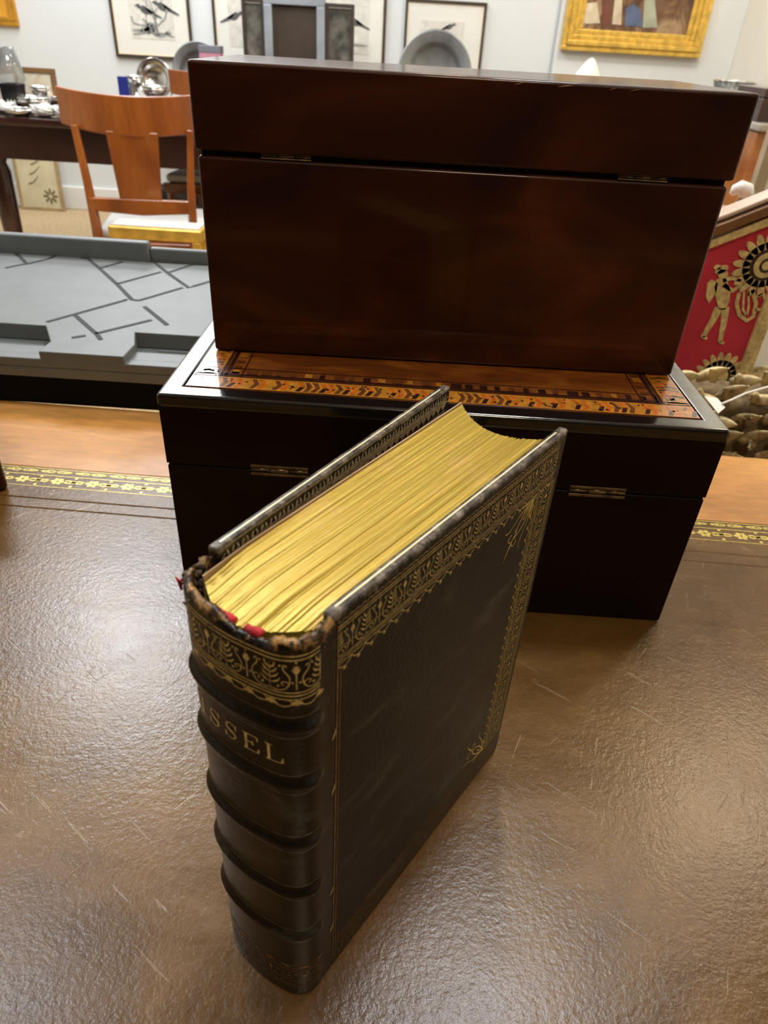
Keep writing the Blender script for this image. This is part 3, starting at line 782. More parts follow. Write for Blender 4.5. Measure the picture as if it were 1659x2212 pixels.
# ---------------------------------------------------------------- carved gilt frame, red tapestry screen, tag
def leaf(bm, c, d, L, W, curl, up):
    """acanthus lobe: ridged curled blade"""
    d = Vector(d).normalized(); upv = Vector(up).normalized(); side = d.cross(upv).normalized(); rows = []
    for i in range(8):
        t = i/7; wd = W*math.sin(PI*(.12+.86*t))**.7
        ce = Vector(c)+d*L*t*(1-.25*t*curl)+upv*(L*.42*curl*t*t)
        row = []
        for k, (s_, hh) in enumerate(((-1, -.30), (-.5, .12), (0, -.04), (.5, .12), (1, -.30))): row.append(bm.verts.new(ce+side*wd*s_*.5+upv*wd*(hh+.25)))
        rows.append(row)
    for a, b in zip(rows, rows[1:]):
        for k in range(4): bm.faces.new((a[k], a[k+1], b[k+1], b[k]))
m_carv = NT('antique_giltwood')
cav = m_carv.ramp(m_carv.noise(45, 5, .7), [(.34, (.10, .075, .04)), (.46, (.50, .40, .22)), (.62, (.80, .66, .34))])  # dark noise tones paint crevice shade into the gilding
m_carv.P(base=cav, metal=.15, rough=.5, normal=m_carv.bump(m_carv.noise(140, 4), .4, .002)); m_carv = m_carv.m
cf = thing('carved_frame', 'carved gilt leafy frame on the right, with a white tag, behind the desk', 'frame', (.62, .66, 0), 0)
B('rail', -.42, .45, -.030, .030, DZ-.10, DZ+.018, plain('crevice_shade_brown', (.16, .115, .055), .7, var=.5, scale=60, bumps=.6), cf, bevel=.01, seg=3)  # rail coloured dark to stand in for shade between the leaves
bm = bmesh.new(); r2 = random.Random(11)
for i in range(56):
    x = -.40+i*.015
    for row, (z, yy) in enumerate(((DZ-.058, -.030), (DZ-.036, -.036), (DZ-.014, -.038), (DZ+.006, -.034), (DZ+.024, -.022), (DZ+.034, .0))):
        sgn = 1 if (i+row) % 2 else -1
        leaf(bm, (x+r2.uniform(-.005, .005), yy, z-.008), (sgn*.75+r2.uniform(-.5, .5), -.30, .55+r2.uniform(-.5, .4)), .024+r2.uniform(0, .012), .0125, .95, (0, -1, .35))
orn = mk('leaf_carving', bm, m_carv, cf, smooth=True)
sm = orn.modifiers.new('s', 'SOLIDIFY'); sm.thickness = .0022
B('support', -.10, .0, -.02, .02, 0, DZ-.10, m_carv, cf); B('support', .3, .4, -.02, .02, 0, DZ-.10, m_carv, cf)
tg = thing('price_tag', 'blank white paper price tag on a white string, hanging on the carved gilt frame', 'tag', at(1545, 872, Y=.585))
o0 = at(1545, 872, Y=.585)
bm = bmesh.new(); pts = [at(q[0], q[1], Y=q[2])-o0 for q in ((1521, 856, .594), (1549, 860, .594), (1566, 880, .582), (1551, 893, .576))]
lo = [bm.verts.new(p) for p in pts]; hi = [bm.verts.new(p+Vector((0, -.0006, .0003))) for p in pts]
bm.faces.new(lo); bm.faces.new(hi)
for k in range(4): bm.faces.new((lo[k], lo[(k+1) % 4], hi[(k+1) % 4], hi[k]))
mk('card', bm, m_whiteg, tg)
bm = bmesh.new(); tube(bm, [at(px, py, Y=yy)-o0 for px, py, yy in ((1560, 872, .584), (1580, 864, .59), (1610, 850, .60), (1659, 836, .615), (1720, 822, .62))], .0011, 6); mk('string', bm, m_whiteg, tg, smooth=True)

YS = .80
def sx_(px, py): p = at(px, py, Y=YS); return (p.x, p.z)
scn = thing('fire_screen', 'red fabric screen woven with gold medallions and a winged figure, behind the stacked boxes', 'screen', (0, 0, 0))
def mat_redfab():
    t = NT('crimson_damask'); c = t.ramp(t.noise(14, 4), [(.3, (.42, .008, .035)), (.7, (.66, .025, .07))])
    t.P(base=c, rough=.75, sheen=.4, normal=t.bump(t.noise(500, 2), .3, .001)); return t.m
m_redf = mat_redfab()
m_goldw = plain('gold_weave', (.78, .60, .28), .6, var=.35, scale=160, bumps=.4)
m_goldwd = plain('dark_brown_weave', (.05, .03, .025), .8, var=.3, scale=90)
tl = sx_(1500, 522); tr_ = sx_(1760, 415); 
xr = sx_(1600, 800)[0]
bm = bmesh.new(); prism(bm, [(.16, .60), (xr, .60), (xr, .925), (.38, .905), (.345, .884), (.16, .80)], YS, YS+.012); panel = mk('fabric_panel', bm, m_redf, scn)
B('braid_border', xr-.003, xr+.0125, YS-.004, YS+.016, .58, .94, m_goldw, scn, bevel=.002)
# sloping top rail
def rail(z_off, w_, y0_, y1_, mat, nm):
    bm = bmesh.new(); A = [(.14, .778), (.20, .812), (.29, .862), (.345, .886), (.39, .908), (.47, .938)]
    prism(bm, [(x, z+z_off) for x, z in A]+[(x, z+z_off+w_) for x, z in A[::-1]], y0_, y1_); return mk(nm, bm, mat, scn, bevel=.002)
rail(.004, .012, YS-.010, YS+.02, plain('walnut_moulding', (.20, .09, .035), .35, var=.3), 'top_rail')
rail(-.010, .010, YS-.006, YS+.004, m_goldw, 'bead_moulding')
rail(.018, .006, YS-.006, YS+.02, plain('painted_rail_glare', (.62, .48, .40), .25, var=.1), 'rail_glare_strip')  # pale strip paints the glare along the rail top
for xx in (.155, xr-.02): B('leg', xx, xx+.02, YS-.0, YS+.02, 0, .60, m_carv, scn, bevel=.003)
def flats(nm, polys, mat, y=YS-.0016, th=.0016, parent=panel):
    bm = bmesh.new()
    for po in polys: prism(bm, po, y, y+th)
    return mk(nm, bm, mat, parent)
def medal(cx_, cz_, r):
    pet = [ell(cx_+math.cos(a)*r*.80, cz_+math.sin(a)*r*.80, r*.30, r*.125, 10, a) for a in [k*2*PI/18 for k in range(18)]]
    flats('medallion_petals', [ell(cx_, cz_, r*.76, r*.76, 28)]+pet, m_goldw)
    flats('medallion_ring', [ell(cx_, cz_, r*.52, r*.52, 24)], m_goldwd, YS-.0026)
    flats('medallion_centre', [ell(cx_, cz_, r*.40, r*.42, 20)], m_goldw, YS-.0034)
    flats('medallion_initial', [thick(arc(cx_+r*.02, cz_, r*.2, r*.2, .9, 5.4, 12), r*.08)], m_goldwd, YS-.0040)
c = sx_(1652, 572); medal(c[0], c[1], .0325)
c = sx_(1552, 806); medal(c[0], c[1]-.004, .028)
def S2(*pp): return [sx_(*q) for q in pp]
fig = [S2((1548, 588), (1556, 580), (1568, 582), (1573, 592), (1566, 603), (1553, 602)),      # head
       S2((1548, 602), (1568, 602), (1577, 625), (1575, 650), (1566, 668), (1552, 668), (1546, 645), (1542, 620)),   # torso
       thick(S2((1562, 614), (1582, 628), (1604, 612)), .0055, .0035), thick(S2((1560, 606), (1580, 600), (1600, 606)), .005, .003),
       thick(S2((1552, 664), (1540, 690), (1517, 728)), .0098, .0045), thick(S2((1517, 726), (1526, 731)), .004, .003),
       thick(S2((1566, 664), (1563, 695), (1554, 738)), .0092, .0045), thick(S2((1554, 738), (1563, 741)), .004, .003),
       S2((1550, 610), (1536, 603), (1527, 612), (1524, 640), (1530, 655), (1540, 640), (1547, 628)),
       ell(*sx_(1558, 582), .0075, .0042, 12, .5), ell(*sx_(1549, 577), .004, .003, 10, 0)]
flats('winged_figure', fig, m_goldw)
lyre = [thick(S2((1596, 632), (1590, 655), (1596, 680), (1612, 692), (1626, 684), (1632, 655), (1624, 625)), .0042), thick(S2((1606, 630), (1604, 668), (1612, 682)), .0022), thick(S2((1616, 628), (1616, 664), (1612, 682)), .0022), thick(S2((1634, 640), (1648, 632), (1652, 650)), .003), thick(S2((1630, 668), (1646, 668), (1656, 655)), .003)]
flats('lyre_motif', lyre, m_goldw)

# ---------------------------------------------------------------- things beyond, right
cst = thing('small_chest', 'orange-brown wooden chest behind the white ornament at the far right', 'chest', (1.40, 2.2, 0))
m_chest = wood('orange_walnut', (.22, .06, .012), (.42, .14, .03), (.55, .25, .08), scale=4, rough=.35, coat=.5)
B('chest_body', -.43, .43, 0, .40, 0.10, .885, m_chest, cst, bevel=.006); B('drawer_front', -.40, .40, -.012, 0.005, .62, .80, m_chest, cst, bevel=.004)
B('drawer_front', -.40, .40, -.012, 0.005, .40, .58, m_chest, cst, bevel=.004); B('drawer_front', -.40, .40, -.012, 0.005, .14, .36, m_chest, cst, bevel=.004)
B('plinth', -.44, .44, -.015, .41, 0, .10, m_mahog, cst, bevel=.004)
B('chest_top', -.44, .44, -.02, .41, .886, .905, plain('grey_marble', (.30, .28, .25), .3, var=.4, scale=8), cst, bevel=.004)
p = at(1641, 188, Y=2.3); db = thing('ebonised_box', 'small near-black box on top of the orange-brown chest', 'box', (p.x, 2.25, .905)); zt_ = p.z-.905
B('box_body', 0, .3, 0, .2, .0, zt_*.7, m_mahog, db, bevel=.003); B('lid', 0, .3, 0, .2, zt_*.7+.001, zt_, m_mahog, db, bevel=.003)
# leaning framed sheet with white mount
p = at(1607, 470, Y=1.30); q = at(1640, 330, Y=1.30); lf = thing('framed_sheet', 'upright white-mounted picture in a tan frame cut off by the right edge', 'picture', (0, 1.30, 0))
B('frame_side', p.x, p.x+.020, 0, .02, .55, 1.0, plain('tan_frame', (.42, .34, .22), .5, var=.2), lf, bevel=.002)
B('frame_side', p.x+.50, p.x+.52, 0, .02, .55, 1.0, m_carv, lf, bevel=.002); B('frame_top', p.x, p.x+.52, 0, .02, 1.0, 1.02, m_carv, lf, bevel=.002)
B('mount', p.x+.019, p.x+.50, .008, .016, .55, 1.0, m_whiteg, lf); B('frame_bottom', p.x, p.x+.52, 0, .02, .52, .55, m_carv, lf)
B('easel_leg', p.x+.1, p.x+.13, .03, .05, 0, .6, m_carv, lf); B('easel_leg', p.x+.4, p.x+.43, .03, .05, 0, .6, m_carv, lf)
# small occasional table + white ornament
p = at(1598, 478, Y=1.02)
st = thing('side_table', 'small round wooden table under the white bird ornament', 'table', (p.x+.02, 1.04, 0))
bm = bmesh.new(); lathe(bm, [(0, p.z-.018), (.10, p.z-.018), (.105, p.z-.010), (.10, p.z), (0, p.z)], 36); mk('tabletop', bm, m_chest, st, smooth=False)
bm = bmesh.new(); lathe(bm, [(.12, 0), (.12, .02), (.03, .06), (.02, .3), (.03, .5), (.018, p.z-.018)], 20); mk('pedestal', bm, m_mahog, st, smooth=True)
on = thing('bird_ornament', 'small glazed white ornament with a curved neck above the red screen', 'ornament', (p.x, 1.03, p.z))
def rel(px, py, dy=0): v = at(px, py, Y=1.03+dy); return (v.x-p.x, dy, v.z-p.z)
bm = bmesh.new(); tube(bm, [rel(1590, 478), rel(1590, 455), rel(1602, 440), rel(1612, 425), rel(1610, 410), rel(1600, 405), rel(1588, 410), rel(1578, 420)], [.010, .006, .009, .011, .011, .009, .007, .003], 12); mk('neck', bm, m_whiteg, on, smooth=True)
bm = bmesh.new(); lathe(bm, [(0, 0), (.022, 0), (.020, .006), (.010, .012), (0, .013)], 20, (0, 0, 0)); mk('foot', bm, m_whiteg, on, smooth=True)

# ---------------------------------------------------------------- far furniture
# dining table
dt = thing('dining_table', 'dark mahogany dining table with tapered legs behind the cherry wood chair', 'table', (0, 0, 0))
def rrect(x0, x1, y0, y1, r, n=8):
    o = []
    for cx_, cy_, a0 in ((x1-r, y1-r, 0), (x0+r, y1-r, PI/2), (x0+r, y0+r, PI), (x1-r, y0+r, 1.5*PI)):
        for k in range(n+1): a = a0+PI/2*k/n; o.append((cx_+r*math.cos(a), cy_+r*math.sin(a)))
    return o
bm = bmesh.new(); hprism(bm, rrect(-2.15, .9, 2.76, 3.9, .55, 14), .722, .75); mk('tabletop', bm, m_mahog, dt, bevel=.006)
bm = bmesh.new(); hprism(bm, rrect(-2.10, .85, 2.82, 3.84, .5, 14), .605, .722); mk('apron', bm, m_mahog, dt)
for (lx_, ly_) in ((-1.60, 2.95), (-2.02, 3.72), (.6, 2.95), (.6, 3.72)):
    bm = bmesh.new(); tube(bm, [(lx_, ly_, .70), (lx_, ly_, .60), (lx_-.00, ly_, .57), (lx_, ly_, .54), (lx_, ly_, .3), (lx_, ly_, 0)], [.05, .05, .035, .045, .036, .024], 14); mk('leg', bm, m_mahog, dt, smooth=True)

def chair(name, label, loc, rz, sc_=1.0):
    c = thing(name, label, 'chair', loc, rz, 'cherry wood dining chairs')
    # local: back at y=0 (towards the viewer), seat towards +y ; width .42
    def arcx(t, w_, d): return (w_*t, d*(t*t))
    bm = bmesh.new(); rows = []
    for i in range(17):
        t = -1+2*i/16; x, y = arcx(t, .232, .075)
        zt_ = .862+.012*t*t-.0; zb = .752+.020*t*t
        rows.append([bm.verts.new((x, y+dy, z)) for dy, z in ((-.010, zb), (-.006, zt_), (.012, zt_), (.008, zb))])
    for a, b in zip(rows, rows[1:]):
        for k in range(4): bm.faces.new((a[k], b[k], b[(k+1) % 4], a[(k+1) % 4]))
    bm.faces.new(rows[0]); bm.faces.new(rows[-1][::-1])
    mk('crest_rail', bm, m_chair, c, bevel=.004)
    bm = bmesh.new(); prism(bm, [(-.080, .765), (.080, .765), (.066, .56), (-.066, .56)], -.006, .008); mk('splat', bm, m_chair, c, bevel=.003)
    bm = bmesh.new(); prism(bm, [(-.165, .570), (.165, .570), (.162, .530), (.0, .520), (-.162, .530)], -.008, .014); mk('lower_rail', bm, m_chair, c, bevel=.004)
    for s_ in (-1, 1):
        bm = bmesh.new(); A = [(s_*.178, .02, .775), (s_*.165, .008, .62), (s_*.158, .0, .48), (s_*.156, -.02, .30), (s_*.16, -.09, 0)]
        tube(bm, A, [.014, .016, .018, .019, .016], 4); mk('stile', bm, m_chair, c, bevel=.003)
        bm = bmesh.new(); tube(bm, [(s_*.19, .40, .42), (s_*.19, .40, 0)], [.022, .016], 4); mk('leg', bm, m_chair, c, bevel=.003)
    bm = bmesh.new(); hprism(bm, [(-.19, .0), (.19, .0), (.215, .43), (-.215, .43)], .385, .43); mk('seat_frame', bm, m_chair, c, bevel=.004)
    bm = bmesh.new(); hprism(bm, [(-.165, .03), (.165, .03), (.205, .42), (-.205, .42)], .43, .468)
    cu = mk('seat_cushion', bm, m_white, c, bevel=.018, seg=4)
    return c
p = at(268, 240, Y=2.42)
chair('dining_chair', 'cherry wood dining chair, its splat back facing the camera at the dark table', (p.x+.015, 2.42, 0), math.radians(6))
p = at(400, 200, Y=4.02)
c2 = chair('dining_chair', 'second cherry wood chair, only its crest rail showing left of the boxes', (at(478, 200, Y=3.98).x, 3.98, 0), math.radians(181))

# gilt stool with white bundle
p = at(332, 494, Y=2.13); zb_ = p.z; gw = (at(434, 494, Y=2.13).x-at(232, 494, Y=2.13).x)/2
gs = thing('gilt_bench', 'low gilt bench rail between the grey tray and the cherry wood chair', 'bench', (p.x, 2.13, 0))
B('seat_rail', -gw, gw, 0, .10, zb_-.035, zb_, m_gilt, gs, bevel=.006)
B('seat_panel', -gw+.01, gw-.01, .012, .09, zb_-.002, zb_+.004, m_white, gs, bevel=.002)
for a in (-gw+.005, gw-.03):
    for b in (0, .075): B('leg', a, a+.025, b, b+.025, 0, zb_-.034, m_gilt, gs, bevel=.004)
p = at(385, 440, Y=3.32)
bs = thing('linen_basket', 'cream woven basket of white linen under the dark table', 'basket', (p.x+.02, 3.335, 0))
bm = bmesh.new(); lathe(bm, [(0, 0), (.15, 0), (.18, .15), (.20, .28), (.19, .28), (.17, .15), (.14, .02)], 32); mk('basket_body', bm, plain('pale_wicker', (.62, .54, .38), .8, var=.3, scale=40, bumps=.5), bs, smooth=True)
bm = bmesh.new()
for i in range(9):
    a = i*2.4; r = .09*math.sqrt(i/9)*1.25
    bmesh.ops.create_icosphere(bm, subdivisions=3, radius=.085, matrix=Matrix.Translation((r*math.cos(a), r*math.sin(a), .30+.03*math.sin(i*1.7))) @ Matrix.Diagonal((1, 1, .7, 1)))
ob = mk('linen', bm, m_white, bs, smooth=True)
p = at(372, 378, Y=4.05)
bn = thing('stone_trough', 'mottled dark grey stone trough standing low behind the linen basket', 'trough', (p.x, 4.185, 0))
m_stone = plain('mottled_stone', (.09, .085, .07), .85, var=.7, scale=25, bumps=.5)
bm = bmesh.new(); box(bm, -.30, .30, -.10, -.07, 0, .30); box(bm, -.30, .30, .07, .10, 0, .30); box(bm, -.30, -.27, -.07, .07, 0, .30); box(bm, .27, .30, -.07, .07, 0, .30); box(bm, -.27, .27, -.07, .07, 0, .05)
mk('basin', bm, m_stone, bn, bevel=.008)
B('rim_moulding', -.31, .31, -.11, -.098, .25, .31, m_stone, bn, bevel=.006)

# sideboard along the wall
sb = thing('sideboard', 'long dark sideboard against the back wall carrying plates and mirror', 'sideboard', (0, 4.55, 0))
SBZ = .68
B('worktop', -1.35, 1.80, -.24, .26, SBZ-.03, SBZ, m_mahog, sb, bevel=.005)
for k, xx in enumerate((-.30, .40, 1.10)):
    B('door', xx, xx+.66, -.225, -.20, .12, SBZ-.05, m_mahog, sb, bevel=.006)
B('carcass', -.35, 1.78, -.20, .25, .05, SBZ-.03, m_mahog, sb)
for xx in (-1.30, 1.72):
    for yy in (-.2, .2): B('leg', xx, xx+.04, yy, yy+.04, 0, SBZ-.03, m_mahog, sb)

# ---------------------------------------------------------------- pictures on the wall
def frame(bm, x0, x1, z0, z1, w_, y0_, y1_):
    for a in ((x0, x1, z1-w_, z1), (x0, x1, z0, z0+w_), (x0, x0+w_, z0+w_, z1-w_), (x1-w_, x1, z0+w_, z1-w_)): box(bm, a[0], a[1], y0_, y1_, a[2], a[3])
def stepped(name, parent, x0, x1, z0, z1, w_, d, mat, steps=3):
    bm = bmesh.new()
    for k in range(steps):
        f0 = k/steps; f1 = (k+1)/steps; dd = d*(1-.55*abs(f0-.15)/.85) if k else d*.75
        frame(bm, x0+w_*f0, x1-w_*f0, z0+w_*f0, z1-w_*f0, w_*(f1-f0)+.0002, -dd, 0)
    return mk(name, bm, mat, parent, bevel=.004)
WY = RY1-.001
def W(px, py, Y=WY): v = at(px, py, Y=Y); return v.x, v.z
def bird(cx_, cz_, s, flip=1, up=0):
    P2 = lambda pts: [(cx_+flip*a*s, cz_+b*s) for a, b in pts]
    return [P2([(-.5, .05), (-.42, .22), (-.25, .30), (-.05, .22), (.25, .05), (.75, -.22), (1.15, -.42), (1.10, -.50), (.6, -.36), (.2, -.25), (-.1, -.28), (-.35, -.15)]),
            P2([(-.40, .18), (-.52, .34), (-.66, .38), (-.78, .30), (-.95, .24), (-.76, .20), (-.66, .10), (-.50, .05)]),
            P2([(-.1, .18), (.15, .12), (.55, -.15), (.45, -.22), (.1, -.12)])]
def wallpic(name, label, x0, x1, z0, z1, fw, inner, birds, Y=WY, group='framed bird engravings'):
    t = thing(name, label, 'picture', ((x0+x1)/2, Y, z0), 0, group); ox, oz = (x0+x1)/2, z0
    bm = bmesh.new(); frame(bm, x0-ox, x1-ox, 0, z1-oz, fw, -.02, 0); mk('picture_frame', bm, m_blackfr, t, bevel=.002)
    bm = bmesh.new(); frame(bm, x0-ox+fw*.9, x1-ox-fw*.9, fw*.9, z1-oz-fw*.9, .003, -.015, -.004); mk('gilt_slip', bm, m_gilt, t)
    mo = B('mount', x0-ox+fw, x1-ox-fw, -.010, -.004, fw, z1-oz-fw, m_mat, t)
    ix0, ix1, iz0, iz1 = inner
    pr = B('engraving', ix0-ox, ix1-ox, -.0115, -.0098, iz0-oz, iz1-oz, m_print, t)
    bm2 = bmesh.new()
    for (bx_, bz_, s, fl) in birds:
        bm = bmesh.new()
        for po in bird(bx_-ox, bz_-oz, s, fl): prism(bm, po, -.0128, -.0112)
        mk('bird_drawing', bm, m_ink, pr)
    rr3 = random.Random(int(abs(ox)*1000))
    for k in range(9):
        xa = rr3.uniform(ix0, ix1)-ox; za = iz0-oz+(iz1-iz0)*rr3.uniform(.04, .22)
        prism(bm2, ell(xa*.8, za, (ix1-ix0)*rr3.uniform(.06, .16), (iz1-iz0)*rr3.uniform(.015, .05), 10), -.0124, -.0112)
    for k in range(4):
        x_ = rr3.uniform(ix0*.7+ix1*.3, ix0*.3+ix1*.7)-ox
        prism(bm2, thick([(x_, iz0-oz+.02), (x_+rr3.uniform(-.03, .03), iz0-oz+(iz1-iz0)*.3), (x_+rr3.uniform(-.08, .08), iz0-oz+(iz1-iz0)*.6)], .008, .004), -.0124, -.0112)
    mk('landscape_drawing', bm2, m_inkl, pr)
    return t
x0, z0 = W(253, 118); x1, _ = W(416, 118)
zA = W(253, 118)[1]
ix0, iz0 = W(287, 82); ix1, _ = W(380, 82)
b1 = W(318, 22); b2 = W(355, 15)
t = wallpic('framed_print', 'black-framed engraving of two perched birds, left of the other prints', x0, W(420, 128)[0], z0-.01, 1.60, .016, (ix0, ix1, iz0, 1.36),
        [(b1[0], b1[1], .075, 1), (b2[0], b2[1], .075, 1)])
pr = [c for c in t.children if c.name.startswith('engraving')][0]
bm = bmesh.new(); ox, oz = t.location.x, t.location.z
def wl(*pts): return [(W(*q)[0]-ox, W(*q)[1]-oz) for q in pts]
for l in (((285, 35), (290, 50), (308, 55), (330, 52)), ((310, 40), (325, 58), (335, 65)), ((362, 20), (358, 40), (340, 58), (322, 72)), ((330, 30), (340, 50), (325, 66)), ((290, 74), (320, 70), (345, 72), (378, 80))):
    prism(bm, thick(wl(*l), .010, .007), -.0130, -.0112)
mk('branch_drawing', bm, m_inkl, pr)
x0, z0 = W(468, 140); x1, _ = W(829, 160)
ix0, iz0 = W(497, 92); ix1, _ = W(795, 120)
b1 = W(505, 35); b2 = W(770, 48)
wallpic('framed_print', 'wide black-framed engraving partly hidden by the pewter triptych', x0, x1, z0-.02, 1.60, .016, (ix0, ix1, W(795, 118)[1], 1.34),
        [(b1[0], b1[1], .07, -1), (b2[0], b2[1], .07, 1), (W(560, 60)[0], W(560, 60)[1], .07, 1)])
x0, z0 = W(868, 168); x1, _ = W(1034, 168)
ix0, iz0 = W(906, 80); ix1, _ = W(1000, 90)
b1 = W(968, 58); b2 = W(925, 70)
wallpic('framed_print', 'black-framed engraving with small birds behind the large pewter charger', x0, W(1036, 160)[0], z0-.03, W(1045, 6)[1], .014, (ix0, ix1, W(906, 110)[1], W(906, 42)[1]),
        [(b1[0], b1[1], .05, -1), (b2[0], b2[1]-.02, .04, 1)])
# gilt framed painting
x0, z0 = W(1209, 104, 4.838); x1, _ = W(1505, 128, 4.838); z0 = W(1360, 117, 4.838)[1]
gp = thing('gilt_framed_painting', 'brown figure painting in a heavy gold frame, top right', 'painting', ((x0+x1)/2, 4.838, z0)); hw = (x1-x0)/2
stepped('picture_frame', gp, -hw, hw, 0, .55, .105, .06, m_gilt, 4)
t = NT('oil_painting'); n_ = t.noise(7, 5, .6, t.co(scale=(1, 1, .7)), dist=1.2)
t.P(base=t.ramp(n_, [(.3, (.06, .025, .012)), (.5, (.20, .10, .05)), (.62, (.42, .28, .15)), (.75, (.25, .13, .07))]), rough=.4)
cv = B('canvas', -hw+.10, hw-.10, -.03, -.02, .10, .45, t.m, gp)
mcr = plain('cream_paint', (.62, .52, .36), .5, var=.3, scale=12); mbl = plain('blue_paint', (.10, .13, .22), .5, var=.3, scale=12); mgr = plain('sage_paint', (.38, .40, .28), .5, var=.3, scale=12); mbr = plain('umber_paint', (.16, .05, .03), .5, var=.3, scale=12)
def W2(px, py): v = at(px, py, Y=4.808); return (v.x-gp.location.x, v.z-gp.location.z)
for nm, mt, pts in (('painted_figure', mcr, ((1255, 8), (1290, 5), (1296, 50), (1262, 52))), ('painted_figure', mbl, ((1352, 18), (1368, 8), (1384, 20), (1388, 58), (1350, 56))), ('painted_figure', mgr, ((1392, 0), (1414, -4), (1420, 60), (1388, 60))), ('painted_figure', mcr, ((1328, 0), (1344, -2), (1342, 54), (1322, 52))), ('painted_figure', mbr, ((1300, 0), (1318, -2), (1314, 58), (1300, 58)))):
    bm = bmesh.new(); prism(bm, [W2(*q) for q in pts], -.0325, -.030); mk(nm, bm, mt, cv)
# orange gilt frame top-left
x1, z0 = W(44, 58)
og = thing('gilt_framed_picture', 'orange-gold framed picture cut off at the top left corner', 'painting', (x1-.35, WY, z0))
stepped('picture_frame', og, -.35, .35, 0, .5, .045, .03, m_giltdk, 2)
B('canvas', -.31, .31, -.012, -.002, .042, .46, plain('ochre_canvas', (.72, .34, .03), .5, var=.12, scale=6), og)

# pewter chargers and plates
def plate(name, label, px, py, rpx, Y, mat, well=True, group='pewter plates on the sideboard', base=SBZ):
    c = at(px, py, Y=Y); r = min((at(px+rpx, py, Y=Y)-c).length, c.z-base-.012)
    t = thing(name, label, 'plate', (c.x, Y, base), 0, group)
    bm = bmesh.new(); lathe(bm, [(0, .006), (r*.60, .006), (r*.64, .012), (r*.70, .026), (r*.74, .030), (r*.96, .034), (r, .036), (r, .032), (r*.97, .029), (r*.70, .020), (r*.62, .0), (0, .0)], 56)
    zc = c.z-base
    lean = Matrix.Translation((0, 0, zc)) @ Matrix.Rotation(math.radians(80), 4, 'X')
    bmesh.ops.transform(bm, matrix=lean, verts=bm.verts)
    mk('dish', bm, mat, t, smooth=True)
    bm = bmesh.new(); bot = zc-r
    tube(bm, [(-.05, -.05, 0.004), (-.05, .06, .004), (-.05, .10, max(.08, bot+.12))], .004, 6); tube(bm, [(.05, -.05, .004), (.05, .06, .004), (.05, .10, max(.08, bot+.12))], .004, 6)
    tube(bm, [(-.05, -.03, .004), (-.05, -.035, max(.006, bot+.004)), (.05, -.035, max(.006, bot+.004)), (.05, -.03, .004)], .004, 6)
    mk('plate_stand', bm, m_blackfr, t, smooth=True)
    return t
plate('pewter_charger', 'large pewter charger standing below the small bird engraving', 938, 160, 79, 4.50, m_pewter)
plate('pewter_charger', 'pewter charger with broad rim beside the pink card', 432, 158, 66, 4.50, m_pewter)
plate('silver_plate', 'bright silver plate, smaller and left of the pewter chargers', 338, 172, 38, 4.33, m_silver)
# triptych mirror with pewter coloured frame
TY = 4.60
def T_(px, py): v = at(px, py, Y=TY); return v.x, v.z
xa = T_(525, 60)[0]; xb = T_(590, 60)[0]; xc = T_(685, 60)[0]; xd = T_(765, 60)[0]
zb_, zt2 = T_(637, 132)[1], T_(637, 12)[1]
tm = thing('triptych_mirror', 'grey-framed triptych mirror with dark centre between bird prints', 'mirror', (0, TY, SBZ))
m_tf = plain('blue_grey_pewter', (.40, .44, .48), .4, metal=.4, var=.15, scale=10)
bm = bmesh.new(); w_ = .045; frame(bm, xb-w_, xc+w_, .02, zt2-SBZ+w_, w_, -.03, .03); mk('centre_frame', bm, m_tf, tm, bevel=.004)
B('mirror_glass', xb, xc, -.005, .010, .06, zt2-SBZ, plain('tarnished_mirror', (.085, .065, .05), .35, metal=.3, var=.2, scale=6), tm)
m_mist = plain('foxed_glass', (.22, .21, .18), .25, metal=.5, var=.7, scale=14)
for (a, b, fm) in ((xa, xb-w_, m_blackfr), (xc+w_, xd, m_blackfr)):
    bm = bmesh.new(); frame(bm, a, b, .02, zt2-SBZ+.02, .018, -.02, .02); fr = mk('wing_frame', bm, fm, tm, bevel=.002)
    B('wing_glass', a+.018, b-.018, -.006, .006, .038, zt2-SBZ, m_mist, fr)
B('foot', xa, xd, -.05, .05, 0, .02, m_blackfr, tm, bevel=.003)
# white cone, glass bowl
p = at(1280, 124, Y=4.45); cn = thing('white_cone', 'white leaning cone standing on the sideboard below the gold-framed painting', 'ornament', (p.x, 4.45, SBZ))
bm = bmesh.new(); h_ = p.z-SBZ
lathe(bm, [(.10, 0), (.10, .01), (.085, h_*.45), (.055, h_*.8), (.02, h_*.97), (.0, h_)], 28)
for v in bm.verts: v.co.x -= (h_-v.co.z)*.22*(v.co.x < .03)
mk('cone', bm, m_whiteg, cn, smooth=True); B('base_ring', -.16, .11, -.09, .09, 0, .006, m_whiteg, cn, bevel=.002)
p = at(1594, 176, Y=4.4); gb = thing('glass_bowl', 'ribbed clear glass bowl on a stem at the right, below the painting', 'bowl', (p.x, 4.45, SBZ))
t = NT('clear_glass'); t.P(base=(.80, .82, .80), rough=.06, trans=.85, ior=1.45); m_glass = t.m
bm = bmesh.new(); h_ = p.z-SBZ; lathe(bm, [(.05, 0), (.05, .006), (.012, .02), (.010, h_*.45), (.05, h_*.55), (.085, h_*.8), (.10, h_), (.094, h_), (.08, h_*.8), (.04, h_*.58), (0, h_*.55)], 40)
for i, v in enumerate(bm.verts):
    if v.co.z > h_*.5: k = 1+.05*math.cos(20*math.atan2(v.co.y, v.co.x)); v.co.x *= k; v.co.y *= k
mk('bowl', bm, m_glass, gb, smooth=True)
bm = bmesh.new(); tube(bm, [(.099*math.cos(k*PI/20), .099*math.sin(k*PI/20), h_) for k in range(41)], .004, 6); mk('silver_rim', bm, m_silver, gb, smooth=True)

